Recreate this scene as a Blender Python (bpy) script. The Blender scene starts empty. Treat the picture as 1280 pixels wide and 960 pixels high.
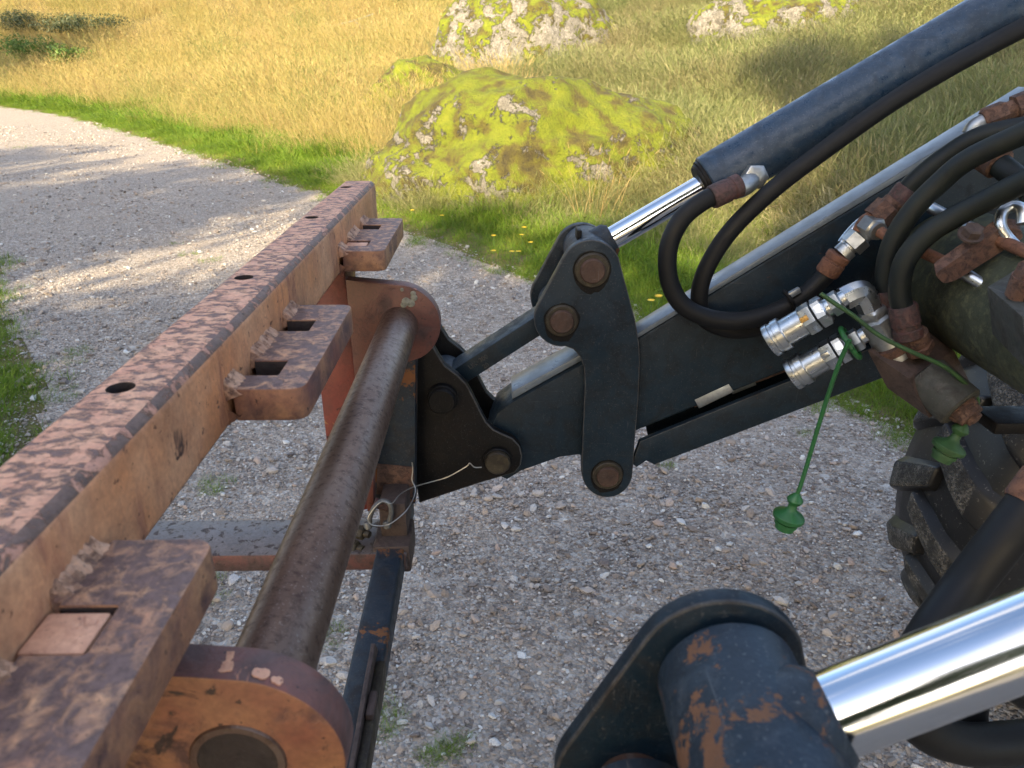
import bpy, bmesh, math, random
import numpy as np
from mathutils import Vector, Matrix, noise as mnoise

random.seed(7)
rng = np.random.default_rng(11)
scene = bpy.context.scene
COL = scene.collection
R = math.radians

# ------------------------------------------------------------------ camera
F, H = 925.0, 1.55                       # focal length in photo pixels, eye height
PITCH, YAW = R(24.0), R(1.47)
fwd = Vector((math.sin(YAW)*math.cos(PITCH), math.cos(YAW)*math.cos(PITCH), -math.sin(PITCH)))
rgt = Vector((math.cos(YAW), -math.sin(YAW), 0))
upv = rgt.cross(fwd)
CAM = Vector((0, 0, H))
cam_d = bpy.data.cameras.new('camera')
cam_d.sensor_width = 36.0
cam_d.lens = 36.0*F/1280.0
cam_d.clip_start = 0.01
cam_d.clip_end = 1000
cam_d.dof.use_dof = True
cam_d.dof.focus_distance = 1.3
cam_d.dof.aperture_fstop = 13
cam = bpy.data.objects.new('camera', cam_d)
COL.objects.link(cam)
cam.matrix_world = Matrix(((rgt.x, upv.x, -fwd.x, CAM.x), (rgt.y, upv.y, -fwd.y, CAM.y), (rgt.z, upv.z, -fwd.z, CAM.z), (0, 0, 0, 1)))
scene.camera = cam

# ------------------------------------------------------------------ sky and sun
SUN_EL = R(25.0)
SUN_TRAVEL = Vector((0.36, 0.93, 0)).normalized()        # light travels away from the camera, a little to the right
to_sun = (-SUN_TRAVEL*math.cos(SUN_EL) + Vector((0, 0, math.sin(SUN_EL)))).normalized()
world = bpy.data.worlds.new('World')
scene.world = world
world.use_nodes = True
wn = world.node_tree
wn.nodes.clear()
w_out = wn.nodes.new('ShaderNodeOutputWorld')
w_bg = wn.nodes.new('ShaderNodeBackground')
w_sky = wn.nodes.new('ShaderNodeTexSky')
w_sky.sky_type = 'NISHITA'
w_sky.sun_disc = False
w_sky.sun_elevation = SUN_EL
w_sky.sun_rotation = math.atan2(to_sun.x, to_sun.y)
w_sky.air_density = 1.0
w_sky.dust_density = 2.5
w_sky.ozone_density = 1.0
w_bg.inputs['Strength'].default_value = 0.14
w_tc = wn.nodes.new('ShaderNodeTexCoord')
w_mp = wn.nodes.new('ShaderNodeMapping'); w_mp.inputs['Scale'].default_value = (1, 1, 2.6)
w_no = wn.nodes.new('ShaderNodeTexNoise'); w_no.inputs['Scale'].default_value = 2.3; w_no.inputs['Detail'].default_value = 7; w_no.inputs['Roughness'].default_value = .6
w_cr = wn.nodes.new('ShaderNodeValToRGB'); w_cr.color_ramp.elements[0].position = .53; w_cr.color_ramp.elements[1].position = .72
w_mx = wn.nodes.new('ShaderNodeMix'); w_mx.data_type = 'RGBA'; w_mx.inputs[7].default_value = (5.4, 4.8, 4.2, 1)      # broken white cloud all round
wn.links.new(w_tc.outputs['Generated'], w_mp.inputs[0]); wn.links.new(w_mp.outputs[0], w_no.inputs['Vector'])
wn.links.new(w_no.outputs['Fac'], w_cr.inputs[0]); wn.links.new(w_cr.outputs[0], w_mx.inputs[0])
wn.links.new(w_sky.outputs[0], w_mx.inputs[6])
wn.links.new(w_mx.outputs[2], w_bg.inputs[0])
wn.links.new(w_bg.outputs[0], w_out.inputs[0])
sun_d = bpy.data.lights.new('sun', 'SUN')
sun_d.energy = 5.0
sun_d.angle = R(0.55)
sun_d.color = (1.0, 0.80, 0.50)
sun = bpy.data.objects.new('sun', sun_d)
COL.objects.link(sun)
sun.location = (-8, -22, 14)
sun.rotation_euler = (-to_sun).to_track_quat('-Z', 'Y').to_euler()

vs = scene.view_settings
vs.view_transform = 'Standard'
vs.look = 'None'
vs.gamma = 1.0
vs.exposure = 1.82
vs.use_curve_mapping = False
scene.cycles.max_bounces = 4
scene.cycles.diffuse_bounces = 2
scene.cycles.glossy_bounces = 3
scene.cycles.transmission_bounces = 2
scene.cycles.use_light_tree = False
scene.cycles.adaptive_threshold = 0.02
scene.cycles.caustics_reflective = False
scene.cycles.caustics_refractive = False

# ------------------------------------------------------------------ pixel helpers
def ray(px, py):
    return fwd + rgt*((px-640)/F) + upv*((480-py)/F)
def atY(px, py, Y):
    d = ray(px, py); return CAM + d*(Y/d.y)
def atZ(px, py, Z):
    d = ray(px, py); return CAM + d*((Z-H)/d.z)
def mm(px, t):                           # pixels at camera depth t -> metres
    return px*t/F
def depth(p):
    return (Vector(p)-CAM).dot(fwd)

# ------------------------------------------------------------------ mesh helpers
def new_obj(name, me, mat=None, parent=None, smooth=True, origin=None, crisp=True):
    o = bpy.data.objects.new(name, me)
    COL.objects.link(o)
    if mat is not None and len(me.materials) == 0:
        for m in (mat if isinstance(mat, (list, tuple)) else [mat]):
            me.materials.append(m)
    base = None
    if parent is not None:
        base = world_base(parent)
        o.parent = parent
    elif origin is not None:
        base = Vector(origin); o.location = base
    if base is not None and base.length > 0:
        me.transform(Matrix.Translation(-base))
    if smooth:
        me.shade_smooth()
        try:
            if crisp: me.set_sharp_from_angle(angle=R(38))
        except Exception:
            pass
    return o

def world_base(o):
    v = Vector((0, 0, 0))
    while o is not None:
        v += o.location; o = o.parent
    return v

def from_bm(bm, name='m'):
    me = bpy.data.meshes.new(name)
    bmesh.ops.recalc_face_normals(bm, faces=bm.faces[:])
    bm.to_mesh(me); bm.free()
    return me

def thing(name, label, cat, loc, group=None):
    o = bpy.data.objects.new(name, None)
    o.empty_display_size = 0.05
    COL.objects.link(o)
    o.location = loc
    o['label'] = label; o['category'] = cat
    if group: o['group'] = group
    return o

def tag(o, label=None, cat=None, group=None, kind=None):
    if label: o['label'] = label
    if cat: o['category'] = cat
    if group: o['group'] = group
    if kind: o['kind'] = kind
    return o

def bevel(bm, off, seg=2, ang=35):
    if off <= 0: return
    es = [e for e in bm.edges if len(e.link_faces) == 2 and e.calc_face_angle(0) > R(ang)]
    if es:
        bmesh.ops.bevel(bm, geom=es, offset=off, segments=seg, profile=0.5, affect='EDGES', clamp_overlap=True)

def box_me(lo, hi, bev=0.002, seg=2, rot=None, pivot=None):
    bm = bmesh.new()
    bmesh.ops.create_cube(bm, size=1)
    lo, hi = Vector(lo), Vector(hi)
    c, s = (lo+hi)/2, hi-lo
    for v in bm.verts:
        v.co = Vector((v.co.x*s.x, v.co.y*s.y, v.co.z*s.z))
    bevel(bm, bev, seg)
    M = Matrix.Translation(c)
    if rot is not None:
        M = Matrix.Translation(c) @ rot.to_4x4()
    bm.transform(M)
    return from_bm(bm)

def prism_me(pts, depthvec, bev=0.002, seg=2):
    """closed outline (3D points in one plane) pushed along depthvec"""
    bm = bmesh.new()
    vs_ = [bm.verts.new(p) for p in pts]
    f = bm.faces.new(vs_)
    r = bmesh.ops.extrude_face_region(bm, geom=[f])
    for v in [g for g in r['geom'] if isinstance(g, bmesh.types.BMVert)]:
        v.co += Vector(depthvec)
    bmesh.ops.recalc_face_normals(bm, faces=bm.faces[:])
    if bev > 0:
        n = Vector(depthvec).normalized()
        bm.normal_update()
        es = [e for e in bm.edges if len(e.link_faces) == 2 and (abs(abs(e.link_faces[0].normal.dot(n))-1) < .01) != (abs(abs(e.link_faces[1].normal.dot(n))-1) < .01)]
        bmesh.ops.bevel(bm, geom=es, offset=bev, segments=seg, profile=0.5, affect='EDGES', clamp_overlap=True)
    big = [f for f in bm.faces if len(f.verts) > 4]
    bmesh.ops.triangulate(bm, faces=big)
    return from_bm(bm)

def edged(me, depthvec, mat, edge):
    """flat sides take mat, the narrow rounded edges of the plate take edge"""
    me.materials.append(mat); me.materials.append(edge)
    n = Vector(depthvec).normalized()
    for p in me.polygons:
        k = abs(p.normal.dot(n))
        if .12 < k < .97: p.material_index = 1
    return me

def frame_of(d):
    d = Vector(d).normalized()
    a = Vector((0, 0, 1)) if abs(d.z) < 0.9 else Vector((1, 0, 0))
    u = d.cross(a).normalized(); v = d.cross(u).normalized()
    return u, v, d

def lathe_me(p0, d, prof, n=32, squash=None, hexes=()):
    """profile [(distance along d, radius)] turned about the axis p0 + d; stations listed in hexes are six sided"""
    u, v, d = frame_of(d)
    bm = bmesh.new()
    rings = []
    for i, (t, r) in enumerate(prof):
        ring = []
        for k in range(n):
            a = 2*math.pi*k/n
            rr = r
            if i in hexes:
                aa = (a % (math.pi/3)) - math.pi/6
                rr = r*math.cos(math.pi/6)/math.cos(aa)
            ring.append(bm.verts.new(Vector(p0) + d*t + (u*math.cos(a)+v*math.sin(a))*rr))
        rings.append(ring)
    for a, b in zip(rings[:-1], rings[1:]):
        for k in range(n):
            bm.faces.new((a[k], a[(k+1) % n], b[(k+1) % n], b[k]))
    if prof[0][1] > 0: bm.faces.new(rings[0][::-1])
    if prof[-1][1] > 0: bm.faces.new(rings[-1])
    return from_bm(bm)

def cyl_me(p0, p1, r, bev=0.0015, n=40, r1=None):
    p0, p1 = Vector(p0), Vector(p1)
    L = (p1-p0).length
    r1 = r if r1 is None else r1
    b = min(bev, L/3)
    return lathe_me(p0, p1-p0, [(0, r-b), (b*.3, r-b*.3), (b, r), (L-b, r1), (L-b*.3, r1-b*.3), (L, r1-b)], n)

def catmull(pts, per=8):
    P = [Vector(p) for p in pts]
    P = [P[0]*2-P[1]] + P + [P[-1]*2-P[-2]]
    out = []
    for i in range(1, len(P)-2):
        for k in range(per):
            t = k/per
            a, b, c, d = P[i-1], P[i], P[i+1], P[i+2]
            out.append(0.5*((2*b)+(c-a)*t+(2*a-5*b+4*c-d)*t*t+(3*b-a-3*c+d)*t**3))
    out.append(P[-2].copy())
    return out

def tube_me(pts, r, per=8, n=16, radii=None, wob=0.0):
    path = catmull(pts, per)
    bm = bmesh.new()
    rings = []
    T0 = (path[1]-path[0]).normalized()
    u, v, _ = frame_of(T0)
    for i, p in enumerate(path):
        T = (path[min(i+1, len(path)-1)]-path[max(i-1, 0)]).normalized()
        u = (u - T*u.dot(T)).normalized(); v = T.cross(u)
        rr = r if radii is None else radii(i/(len(path)-1))
        if wob: rr *= 1+wob*mnoise.noise(p*40)
        rings.append([bm.verts.new(p+(u*math.cos(2*math.pi*k/n)+v*math.sin(2*math.pi*k/n))*rr) for k in range(n)])
    for a, b in zip(rings[:-1], rings[1:]):
        for k in range(n):
            bm.faces.new((a[k], a[(k+1) % n], b[(k+1) % n], b[k]))
    bm.faces.new(rings[0][::-1]); bm.faces.new(rings[-1])
    return from_bm(bm)

def join_me(*mes):
    bm = bmesh.new()
    for m in mes:
        bm.from_mesh(m); bpy.data.meshes.remove(m)
    me = bpy.data.meshes.new('m')
    bm.to_mesh(me); bm.free()
    return me

def boolean(me, cutters):
    o = bpy.data.objects.new('tmp', me); COL.objects.link(o)
    cs = []
    for c in cutters:
        co = bpy.data.objects.new('tmpc', c); COL.objects.link(co); cs.append(co)
        m = o.modifiers.new('b', 'BOOLEAN'); m.operation = 'DIFFERENCE'; m.solver = 'EXACT'; m.object = co
    dg = bpy.context.evaluated_depsgraph_get()
    out = bpy.data.meshes.new_from_object(o.evaluated_get(dg))
    for x in [o]+cs:
        d = x.data; bpy.data.objects.remove(x)
        bpy.data.meshes.remove(d)
    return out

def rounded(pts, r, seg=6):
    """round the corners of a closed planar outline"""
    P = [Vector(p) for p in pts]; out = []
    n = len(P)
    for i in range(n):
        a, b, c = P[i-1], P[i], P[(i+1) % n]
        rr = r[i] if isinstance(r, (list, tuple)) else r
        if rr <= 0: out.append(b); continue
        d1, d2 = (a-b), (c-b)
        k = min(rr, d1.length*.45, d2.length*.45)
        p1, p2 = b+d1.normalized()*k, b+d2.normalized()*k
        for j in range(seg+1):
            t = j/seg
            out.append(p1*(1-t)**2+b*2*t*(1-t)+p2*t*t)
    return out

def outlineY(pxs, Y):
    return [atY(x, y, Y) for x, y in pxs]

# ------------------------------------------------------------------ materials
def mat_new(name):
    m = bpy.data.materials.new(name); m.use_nodes = True
    nt = m.node_tree
    b = nt.nodes['Principled BSDF']
    return m, nt, b

class NB:
    """small node builder"""
    def __init__(s, nt): s.nt = nt
    def n(s, t, **kw):
        nd = s.nt.nodes.new(t)
        for k, v in kw.items(): setattr(nd, k, v)
        return nd
    def link(s, a, b): s.nt.links.new(a, b)
    def coord(s, kind='Object', scale=(1, 1, 1), loc=(0, 0, 0)):
        tc = s.n('ShaderNodeTexCoord'); mp = s.n('ShaderNodeMapping')
        mp.inputs['Scale'].default_value = scale; mp.inputs['Location'].default_value = loc
        s.link(tc.outputs[kind], mp.inputs[0]); return mp.outputs[0]
    def noise(s, vec, scale, detail=6, rough=.6, dist=0.0):
        nd = s.n('ShaderNodeTexNoise')
        nd.inputs['Scale'].default_value = scale; nd.inputs['Detail'].default_value = detail
        nd.inputs['Roughness'].default_value = rough; nd.inputs['Distortion'].default_value = dist
        if vec is not None: s.link(vec, nd.inputs['Vector'])
        return nd.outputs['Fac']
    def vor(s, vec, scale, feature='F1', out='Distance', rnd=1.0):
        nd = s.n('ShaderNodeTexVoronoi'); nd.feature = feature
        nd.inputs['Scale'].default_value = scale; nd.inputs['Randomness'].default_value = rnd
        if vec is not None: s.link(vec, nd.inputs['Vector'])
        return nd.outputs[out]
    def ramp(s, fac, stops, interp='LINEAR'):
        nd = s.n('ShaderNodeValToRGB'); cr = nd.color_ramp; cr.interpolation = interp
        while len(cr.elements) < len(stops): cr.elements.new(0.5)
        for e, (p, c) in zip(cr.elements, stops):
            e.position = p; e.color = (c, c, c, 1) if isinstance(c, (int, float)) else (*c, 1)
        s.link(fac, nd.inputs[0]); return nd.outputs[0]
    def mix(s, fac, a, b, mode='MIX'):
        nd = s.n('ShaderNodeMix'); nd.data_type = 'RGBA'; nd.blend_type = mode
        for v, i in ((fac, 0), (a, 6), (b, 7)):
            if isinstance(v, (int, float)): nd.inputs[i].default_value = v
            elif isinstance(v, tuple): nd.inputs[i].default_value = (*v, 1)
            else: s.link(v, nd.inputs[i])
        return nd.outputs[2]
    def math(s, op, a, b=0.0):
        nd = s.n('ShaderNodeMath'); nd.operation = op
        for v, i in ((a, 0), (b, 1)):
            if isinstance(v, (int, float)): nd.inputs[i].default_value = v
            else: s.link(v, nd.inputs[i])
        return nd.outputs[0]
    def bump(s, h, strength=.3, dist=.002, nrm=None):
        nd = s.n('ShaderNodeBump'); nd.inputs['Strength'].default_value = strength; nd.inputs['Distance'].default_value = dist
        s.link(h, nd.inputs['Height'])
        if nrm is not None: s.link(nrm, nd.inputs['Normal'])
        return nd.outputs[0]

def worn_paint(name, paint, paint2, under, cover=.5, soft=.06, scale=40, stretch=(1, 1, 1), rough=(.5, .75), metal=0.0, bumpd=.0006, spots=None, dirt=None, fine=220):
    """paint that has flaked off the metal below: a noise threshold with its own relief"""
    m, nt, b = mat_new(name); g = NB(nt)
    v = g.coord('Object', stretch)
    v0 = g.coord('Object')
    big = g.noise(v, scale, 8, .68, .4)
    fl = g.ramp(big, [(cover-soft, 0), (cover+soft, 1)])
    tone = g.noise(v0, scale*.35, 4, .6)
    pc = g.mix(g.ramp(tone, [(.35, 0), (.65, 1)]), paint, paint2)
    fn = g.noise(v0, fine, 3, .7)
    pc = g.mix(g.ramp(fn, [(.35, .0), (.75, .45)]), pc, under)
    uc = g.mix(g.ramp(g.noise(v0, scale*2.2, 5, .7), [(.35, 0), (.7, 1)]), under, tuple(min(1, c*1.9+.01) for c in under))
    col = g.mix(fl, pc, uc)
    if spots:
        sp = g.noise(v0, spots[1], 5, .65, .6)
        col = g.mix(g.ramp(sp, [(spots[2], 0), (spots[2]+.05, 1)]), col, spots[0])
    if dirt:
        dn = g.noise(v0, dirt[1], 6, .7)
        col = g.mix(g.ramp(dn, [(.4, 0), (.75, dirt[2])]), col, dirt[0])
    pit = g.noise(v0, scale*4.5, 3, .6)
    col = g.mix(g.ramp(pit, [(.655, 0), (.69, .85)]), col, tuple(x*.45 for x in under))
    g.link(col, b.inputs['Base Color'])
    g.link(g.ramp(fl, [(0, rough[0]), (1, rough[1])]), b.inputs['Roughness'])
    b.inputs['Metallic'].default_value = metal
    h = g.mix(.35, g.mix(fl, (1, 1, 1), (0, 0, 0)), fn)
    g.link(g.bump(h, .8, bumpd*1.8), b.inputs['Normal'])
    return m

M = {}
M['peach_top'] = worn_paint('peach_flaked_paint', (.74, .395, .235), (.66, .31, .19), (.115, .064, .052), cover=.53, soft=.045, scale=92, stretch=(.75, 1.2, 1), rough=(.6, .65), bumpd=.001)
M['peach_face'] = worn_paint('ochre_streaked_paint', (.66, .275, .115), (.70, .375, .205), (.22, .085, .05), cover=.595, soft=.09, scale=26, stretch=(1, 1.2, .34), rough=(.55, .7), bumpd=.0005, dirt=((.11, .05, .032), 16, .65), spots=((.06, .032, .026), 26, .665))
M['rust_edge'] = worn_paint('rusted_edge', (.60, .30, .20), (.44, .20, .13), (.10, .058, .043), cover=.455, soft=.03, scale=46, rough=(.6, .6), bumpd=.0012)
M['lug_top'] = worn_paint('lug_worn_steel', (.66, .37, .20), (.56, .28, .16), (.095, .057, .049), cover=.435, soft=.10, scale=75, rough=(.6, .62), bumpd=.0007, fine=300)
M['lug_side'] = worn_paint('lug_red_side', (.20, .072, .05), (.46, .235, .115), (.075, .035, .03), cover=.54, soft=.10, scale=30, rough=(.6, .7))
M['peg'] = worn_paint('thick_peach_paint', (.72, .39, .24), (.64, .33, .20), (.30, .11, .07), cover=.63, soft=.05, scale=50, rough=(.55, .6), bumpd=.0008)
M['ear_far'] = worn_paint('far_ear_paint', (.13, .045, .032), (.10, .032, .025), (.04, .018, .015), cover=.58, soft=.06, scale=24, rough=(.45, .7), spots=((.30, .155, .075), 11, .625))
M['weld'] = worn_paint('weld_bead_paint', (.62, .36, .22), (.50, .26, .15), (.12, .06, .045), cover=.57, soft=.08, scale=90, rough=(.6, .7), bumpd=.002)
M['red'] = worn_paint('red_oxide_paint', (.17, .032, .025), (.20, .05, .036), (.06, .02, .017), cover=.57, soft=.10, scale=17, rough=(.5, .7), spots=((.40, .21, .08), 12, .62))
M['ear_rim'] = worn_paint('ear_rim_paint', (.20, .075, .055), (.16, .06, .05), (.075, .04, .035), cover=.5, soft=.1, scale=30, rough=(.5, .6), spots=((.52, .22, .13), 30, .68))
M['ear_face'] = worn_paint('ear_face_paint', (.40, .21, .095), (.22, .075, .045), (.06, .026, .02), cover=.57, soft=.06, scale=24, rough=(.45, .7), spots=((.035, .018, .014), 34, .60))
M['tine'] = worn_paint('tine_steel', (.20, .165, .150), (.15, .13, .12), (.04, .027, .024), cover=.57, soft=.03, scale=60, rough=(.4, .6), metal=.35)
M['tine_side'] = worn_paint('tine_side', (.10, .07, .062), (.16, .055, .045), (.05, .03, .026), cover=.5, soft=.08, scale=30, rough=(.6, .7))
M['dark_hole'] = worn_paint('dark_hole_walls', (.03, .02, .018), (.04, .022, .02), (.02, .014, .012), scale=30, rough=(.8, .9))  # very dark brown for the walls of holes, notches and bore

def tube_steel():
    m, nt, b = mat_new('brown_bare_steel'); g = NB(nt)
    v = g.coord('Object', (1, .35, 1)); v0 = g.coord('Object')
    n1 = g.noise(v, 14, 6, .65, .3); n2 = g.noise(v0, 130, 4, .7); n3 = g.noise(v0, 420, 2, .6)
    c = g.ramp(n1, [(.3, (.12, .066, .044)), (.5, (.17, .110, .080)), (.72, (.20, .150, .120))])
    c = g.mix(g.ramp(n2, [(.5, 0), (.68, .75)]), c, (.055, .030, .022))
    c = g.mix(g.ramp(n3, [(.62, 0), (.7, .5)]), c, (.30, .24, .20))
    g.link(c, b.inputs['Base Color']); b.inputs['Metallic'].default_value = .6
    g.link(g.ramp(n2, [(.3, .30), (.7, .55)]), b.inputs['Roughness'])
    g.link(g.bump(g.mix(.5, n2, n3), .35, .0006), b.inputs['Normal'])
    return m
M['tube'] = tube_steel()

def dark_paint(name, c1, c2, rough=.4, rust=(.16, .06, .025), rust_at=.70, rust_scale=9, dust=.16, dustc=(.12, .11, .10), spec=.5, scratch=.5, grime=(.022, .016, .012)):
    m, nt, b = mat_new(name); g = NB(nt)
    v = g.coord('Object')
    n1 = g.noise(v, 11, 6, .68, .3); n2 = g.noise(v, 70, 6, .72); n3 = g.noise(v, rust_scale, 8, .70, .25); n4 = g.noise(v, 420, 2, .6); n5 = g.noise(v, 28, 6, .7, .5)
    c = g.mix(g.ramp(n1, [(.32, 0), (.66, 1)]), c1, c2)
    c = g.mix(g.ramp(n5, [(.46, 0), (.66, .7)]), c, grime)
    c = g.mix(g.ramp(n2, [(.50, 0), (.74, dust)]), c, dustc)
    c = g.mix(g.ramp(n4, [(.63, 0), (.70, .6)]), c, tuple(x*.5+.03 for x in dustc))
    sc = None
    for k, (st, lo) in enumerate((((260, 9, 22), (0, 0, 0)), ((16, 12, 300), (3, 1, 2)))):
        s_ = g.noise(g.coord('Object', st, lo), 1.0, 3, .55, .2)
        s_ = g.ramp(s_, [(.695, 0), (.72, scratch)])
        c = g.mix(s_, c, tuple(x*.8+.03 for x in dustc))
    rm = g.ramp(n3, [(rust_at, 0), (rust_at+.025, 1)])
    c = g.mix(rm, c, g.mix(n2, rust, tuple(x*.45 for x in rust)))
    g.link(c, b.inputs['Base Color'])
    r = g.mix(rm, g.ramp(n2, [(.3, rough-.06), (.72, rough+.25)]), (.85, .85, .85))
    r = g.mix(g.ramp(n5, [(.46, 0), (.62, .6)]), r, (.8, .8, .8))
    g.link(r, b.inputs['Roughness'])
    b.inputs['Specular IOR Level'].default_value = spec*.62
    h = g.math('ADD', g.math('MULTIPLY', n2, .5), g.math('ADD', g.math('MULTIPLY', n4, .25), g.math('MULTIPLY', n5, .7)))
    g.link(g.bump(h, .45, .0016), b.inputs['Normal'])
    return m
M['navy'] = dark_paint('navy_loader_paint', (.0045, .0130, .0225), (.0105, .0225, .0350), .33, rust=(.13, .055, .03), rust_at=.665, rust_scale=13, dust=.10, dustc=(.07, .075, .08), scratch=.22, grime=(.0085, .0095, .0110), spec=.42)
M['navy_worn'] = dark_paint('worn_navy_paint', (.013, .022, .034), (.020, .030, .042), .44, rust=(.24, .10, .04), rust_at=.58, rust_scale=16, dust=.25)
M['barrel'] = dark_paint('cylinder_blue_paint', (.012, .030, .062), (.020, .043, .082), .24, rust=(.10, .055, .045), rust_at=.665, rust_scale=9, dust=.25, dustc=(.15, .18, .22), scratch=.12, grime=(.012, .024, .044), spec=.7)
M['edge'] = dark_paint('rubbed_edge', (.03, .035, .04), (.055, .057, .06), .4, rust_at=.66, rust_scale=30, dust=.5)
M['rod_eye'] = dark_paint('scraped_rod_eye_paint', (.010, .021, .035), (.020, .032, .046), .36, rust=(.19, .095, .052), rust_at=.56, rust_scale=26, dust=.3, dustc=(.12, .14, .16), grime=(.012, .016, .020), scratch=.25, spec=.45)
M['black'] = dark_paint('greasy_black_paint', (.0035, .0038, .0048), (.007, .0065, .006), .42, rust_at=.76, dust=.35, dustc=(.022, .018, .015), scratch=.2, grime=(.012, .009, .008), spec=.28)
M['flange_old'] = dark_paint('sky_pale_dusty_flange', (.13, .155, .18), (.19, .22, .25), .30, rust=(.10, .07, .05), rust_at=.66, dust=.5)  # unused; sky sheen put into the pale base colour, dust over it
M['olive'] = dark_paint('algae_stained_paint', (.035, .042, .032), (.075, .080, .045), .6, rust_at=.80, dust=.9, dustc=(.16, .16, .085), grime=(.03, .03, .02), scratch=.3)
M['olive_block'] = dark_paint('grey_valve_paint', (.045, .048, .045), (.06, .062, .05), .5, rust=(.17, .08, .045), rust_at=.66, dust=.5)
M['pin'] = dark_paint('greasy_pin_end', (.085, .045, .030), (.060, .034, .026), .5, rust_at=.75, dust=.3)
M['grease'] = dark_paint('old_grease', (.016, .013, .011), (.045, .036, .022), .38, rust_at=.9, dust=.6, dustc=(.10, .085, .05))
M['rust'] = worn_paint('rusted_steel', (.115, .055, .036), (.15, .085, .058), (.040, .021, .016), cover=.52, soft=.06, scale=95, rough=(.75, .85), bumpd=.0008)
M['rust_orange'] = worn_paint('orange_rust', (.21, .095, .05), (.15, .062, .036), (.065, .03, .02), cover=.54, soft=.07, scale=90, rough=(.75, .85))
M['rust_purple'] = worn_paint('dark_ferrule_rust', (.085, .036, .032), (.07, .032, .029), (.028, .017, .016), cover=.52, soft=.07, scale=110, rough=(.6, .8))
M['rust_block'] = worn_paint('brown_block', (.085, .058, .048), (.068, .045, .038), (.032, .021, .018), cover=.52, soft=.09, scale=45, rough=(.7, .8))

def rubber(name, c, dustc, dust, rough=.55):
    m, nt, b = mat_new(name); g = NB(nt)
    v = g.coord('Object')
    n = g.noise(v, 22, 6, .7); f = g.noise(v, 300, 2, .6)
    b.inputs['Specular IOR Level'].default_value = .28
    g.link(g.mix(g.ramp(n, [(.42, 0), (.75, dust)]), c, dustc), b.inputs['Base Color'])
    g.link(g.ramp(n, [(.3, rough-.05), (.7, rough+.2)]), b.inputs['Roughness'])
    g.link(g.bump(g.mix(.4, n, f), .25, .0006), b.inputs['Normal'])
    return m
M['hose'] = rubber('black_hose_rubber', (.0045, .005, .006), (.010, .010, .011), .5, .5)
M['hose_grey'] = rubber('weathered_hose_rubber', (.007, .010, .0115), (.022, .026, .018), .8, .5)

def simple(name, c, rough, metal=0.0, nscale=60, var=.3, bumps=.1):
    m, nt, b = mat_new(name); g = NB(nt)
    v = g.coord('Object'); n = g.noise(v, nscale, 5, .65)
    g.link(g.mix(g.ramp(n, [(.35, 0), (.7, 1)]), c, tuple(x*(1-var) for x in c)), b.inputs['Base Color'])
    g.link(g.ramp(n, [(.3, max(.02, rough*.8)), (.7, rough*1.25)]), b.inputs['Roughness'])
    b.inputs['Metallic'].default_value = metal
    g.link(g.bump(n, bumps, .0004), b.inputs['Normal'])
    return m
M['chrome'] = simple('chrome_rod', (.60, .64, .69), .10, 1.0, 18, .06, .01)
M['zinc'] = simple('zinc_plated_steel', (.58, .61, .63), .30, 1.0, 90, .22, .12)
M['zinc_dull'] = simple('dull_zinc', (.40, .42, .43), .42, .9, 70, .35, .15)
M['green'] = simple('green_plastic', (.022, .125, .035), .45, 0, 40, .25, .08)
M['green_dirty'] = simple('grimy_green_plastic', (.030, .085, .024), .6, 0, 40, .45, .15)
M['flange'] = simple('sky_sheen_flange_paint', (.15, .18, .215), .32, .1, 30, .35, .1)  # pale bluish base colour stands in for sky reflected along the flange
M['dull_steel'] = simple('dull_steel', (.17, .17, .165), .55, .6, 90, .5, .3)
M['wire'] = simple('steel_wire', (.42, .41, .39), .4, .8, 80, .3, .05)
M['amber'] = simple('amber_mark', (.62, .36, .10), .4, .2, 60, .3, .05)
M['lichen'] = simple('grey_lichen', (.23, .23, .19), .9, 0, 200, .5, .8)

def tyre_mat():
    m, nt, b = mat_new('tyre_rubber'); g = NB(nt)
    v = g.coord('Object')
    n = g.noise(v, 9, 6, .7); f = g.noise(v, 120, 4, .7)
    c = g.mix(g.ramp(n, [(.45, 0), (.78, .45)]), (.007, .0075, .009), (.030, .030, .031))
    c = g.mix(g.ramp(f, [(.62, 0), (.68, .5)]), c, (.16, .15, .14))
    g.link(c, b.inputs['Base Color']); g.link(g.ramp(n, [(.3, .32), (.7, .55)]), b.inputs['Roughness'])
    b.inputs['Specular IOR Level'].default_value = .35
    g.link(g.bump(f, .3, .001), b.inputs['Normal'])
    return m
M['tyre'] = tyre_mat()
def grit_mat():
    m, nt, b = mat_new('dried_grit'); g = NB(nt)
    v = g.coord('Object')
    d = g.vor(v, 230, 'F1', 'Distance'); cc = g.vor(v, 230, 'F1', 'Color')
    n = g.noise(v, 25, 4, .7)
    c = g.mix(g.ramp(n, [(.38, 0), (.6, 1)]), (.016, .016, .016), g.mix(g.ramp(g.math('MULTIPLY', cc, 1.0), [(.3, 0), (.9, 1)]), (.03, .029, .026), (.14, .13, .118)))
    g.link(c, b.inputs['Base Color']); b.inputs['Roughness'].default_value = .95
    g.link(g.bump(g.math('SUBTRACT', 1.0, d), .9, .004), b.inputs['Normal'])
    return m
M['grit'] = grit_mat()

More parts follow.
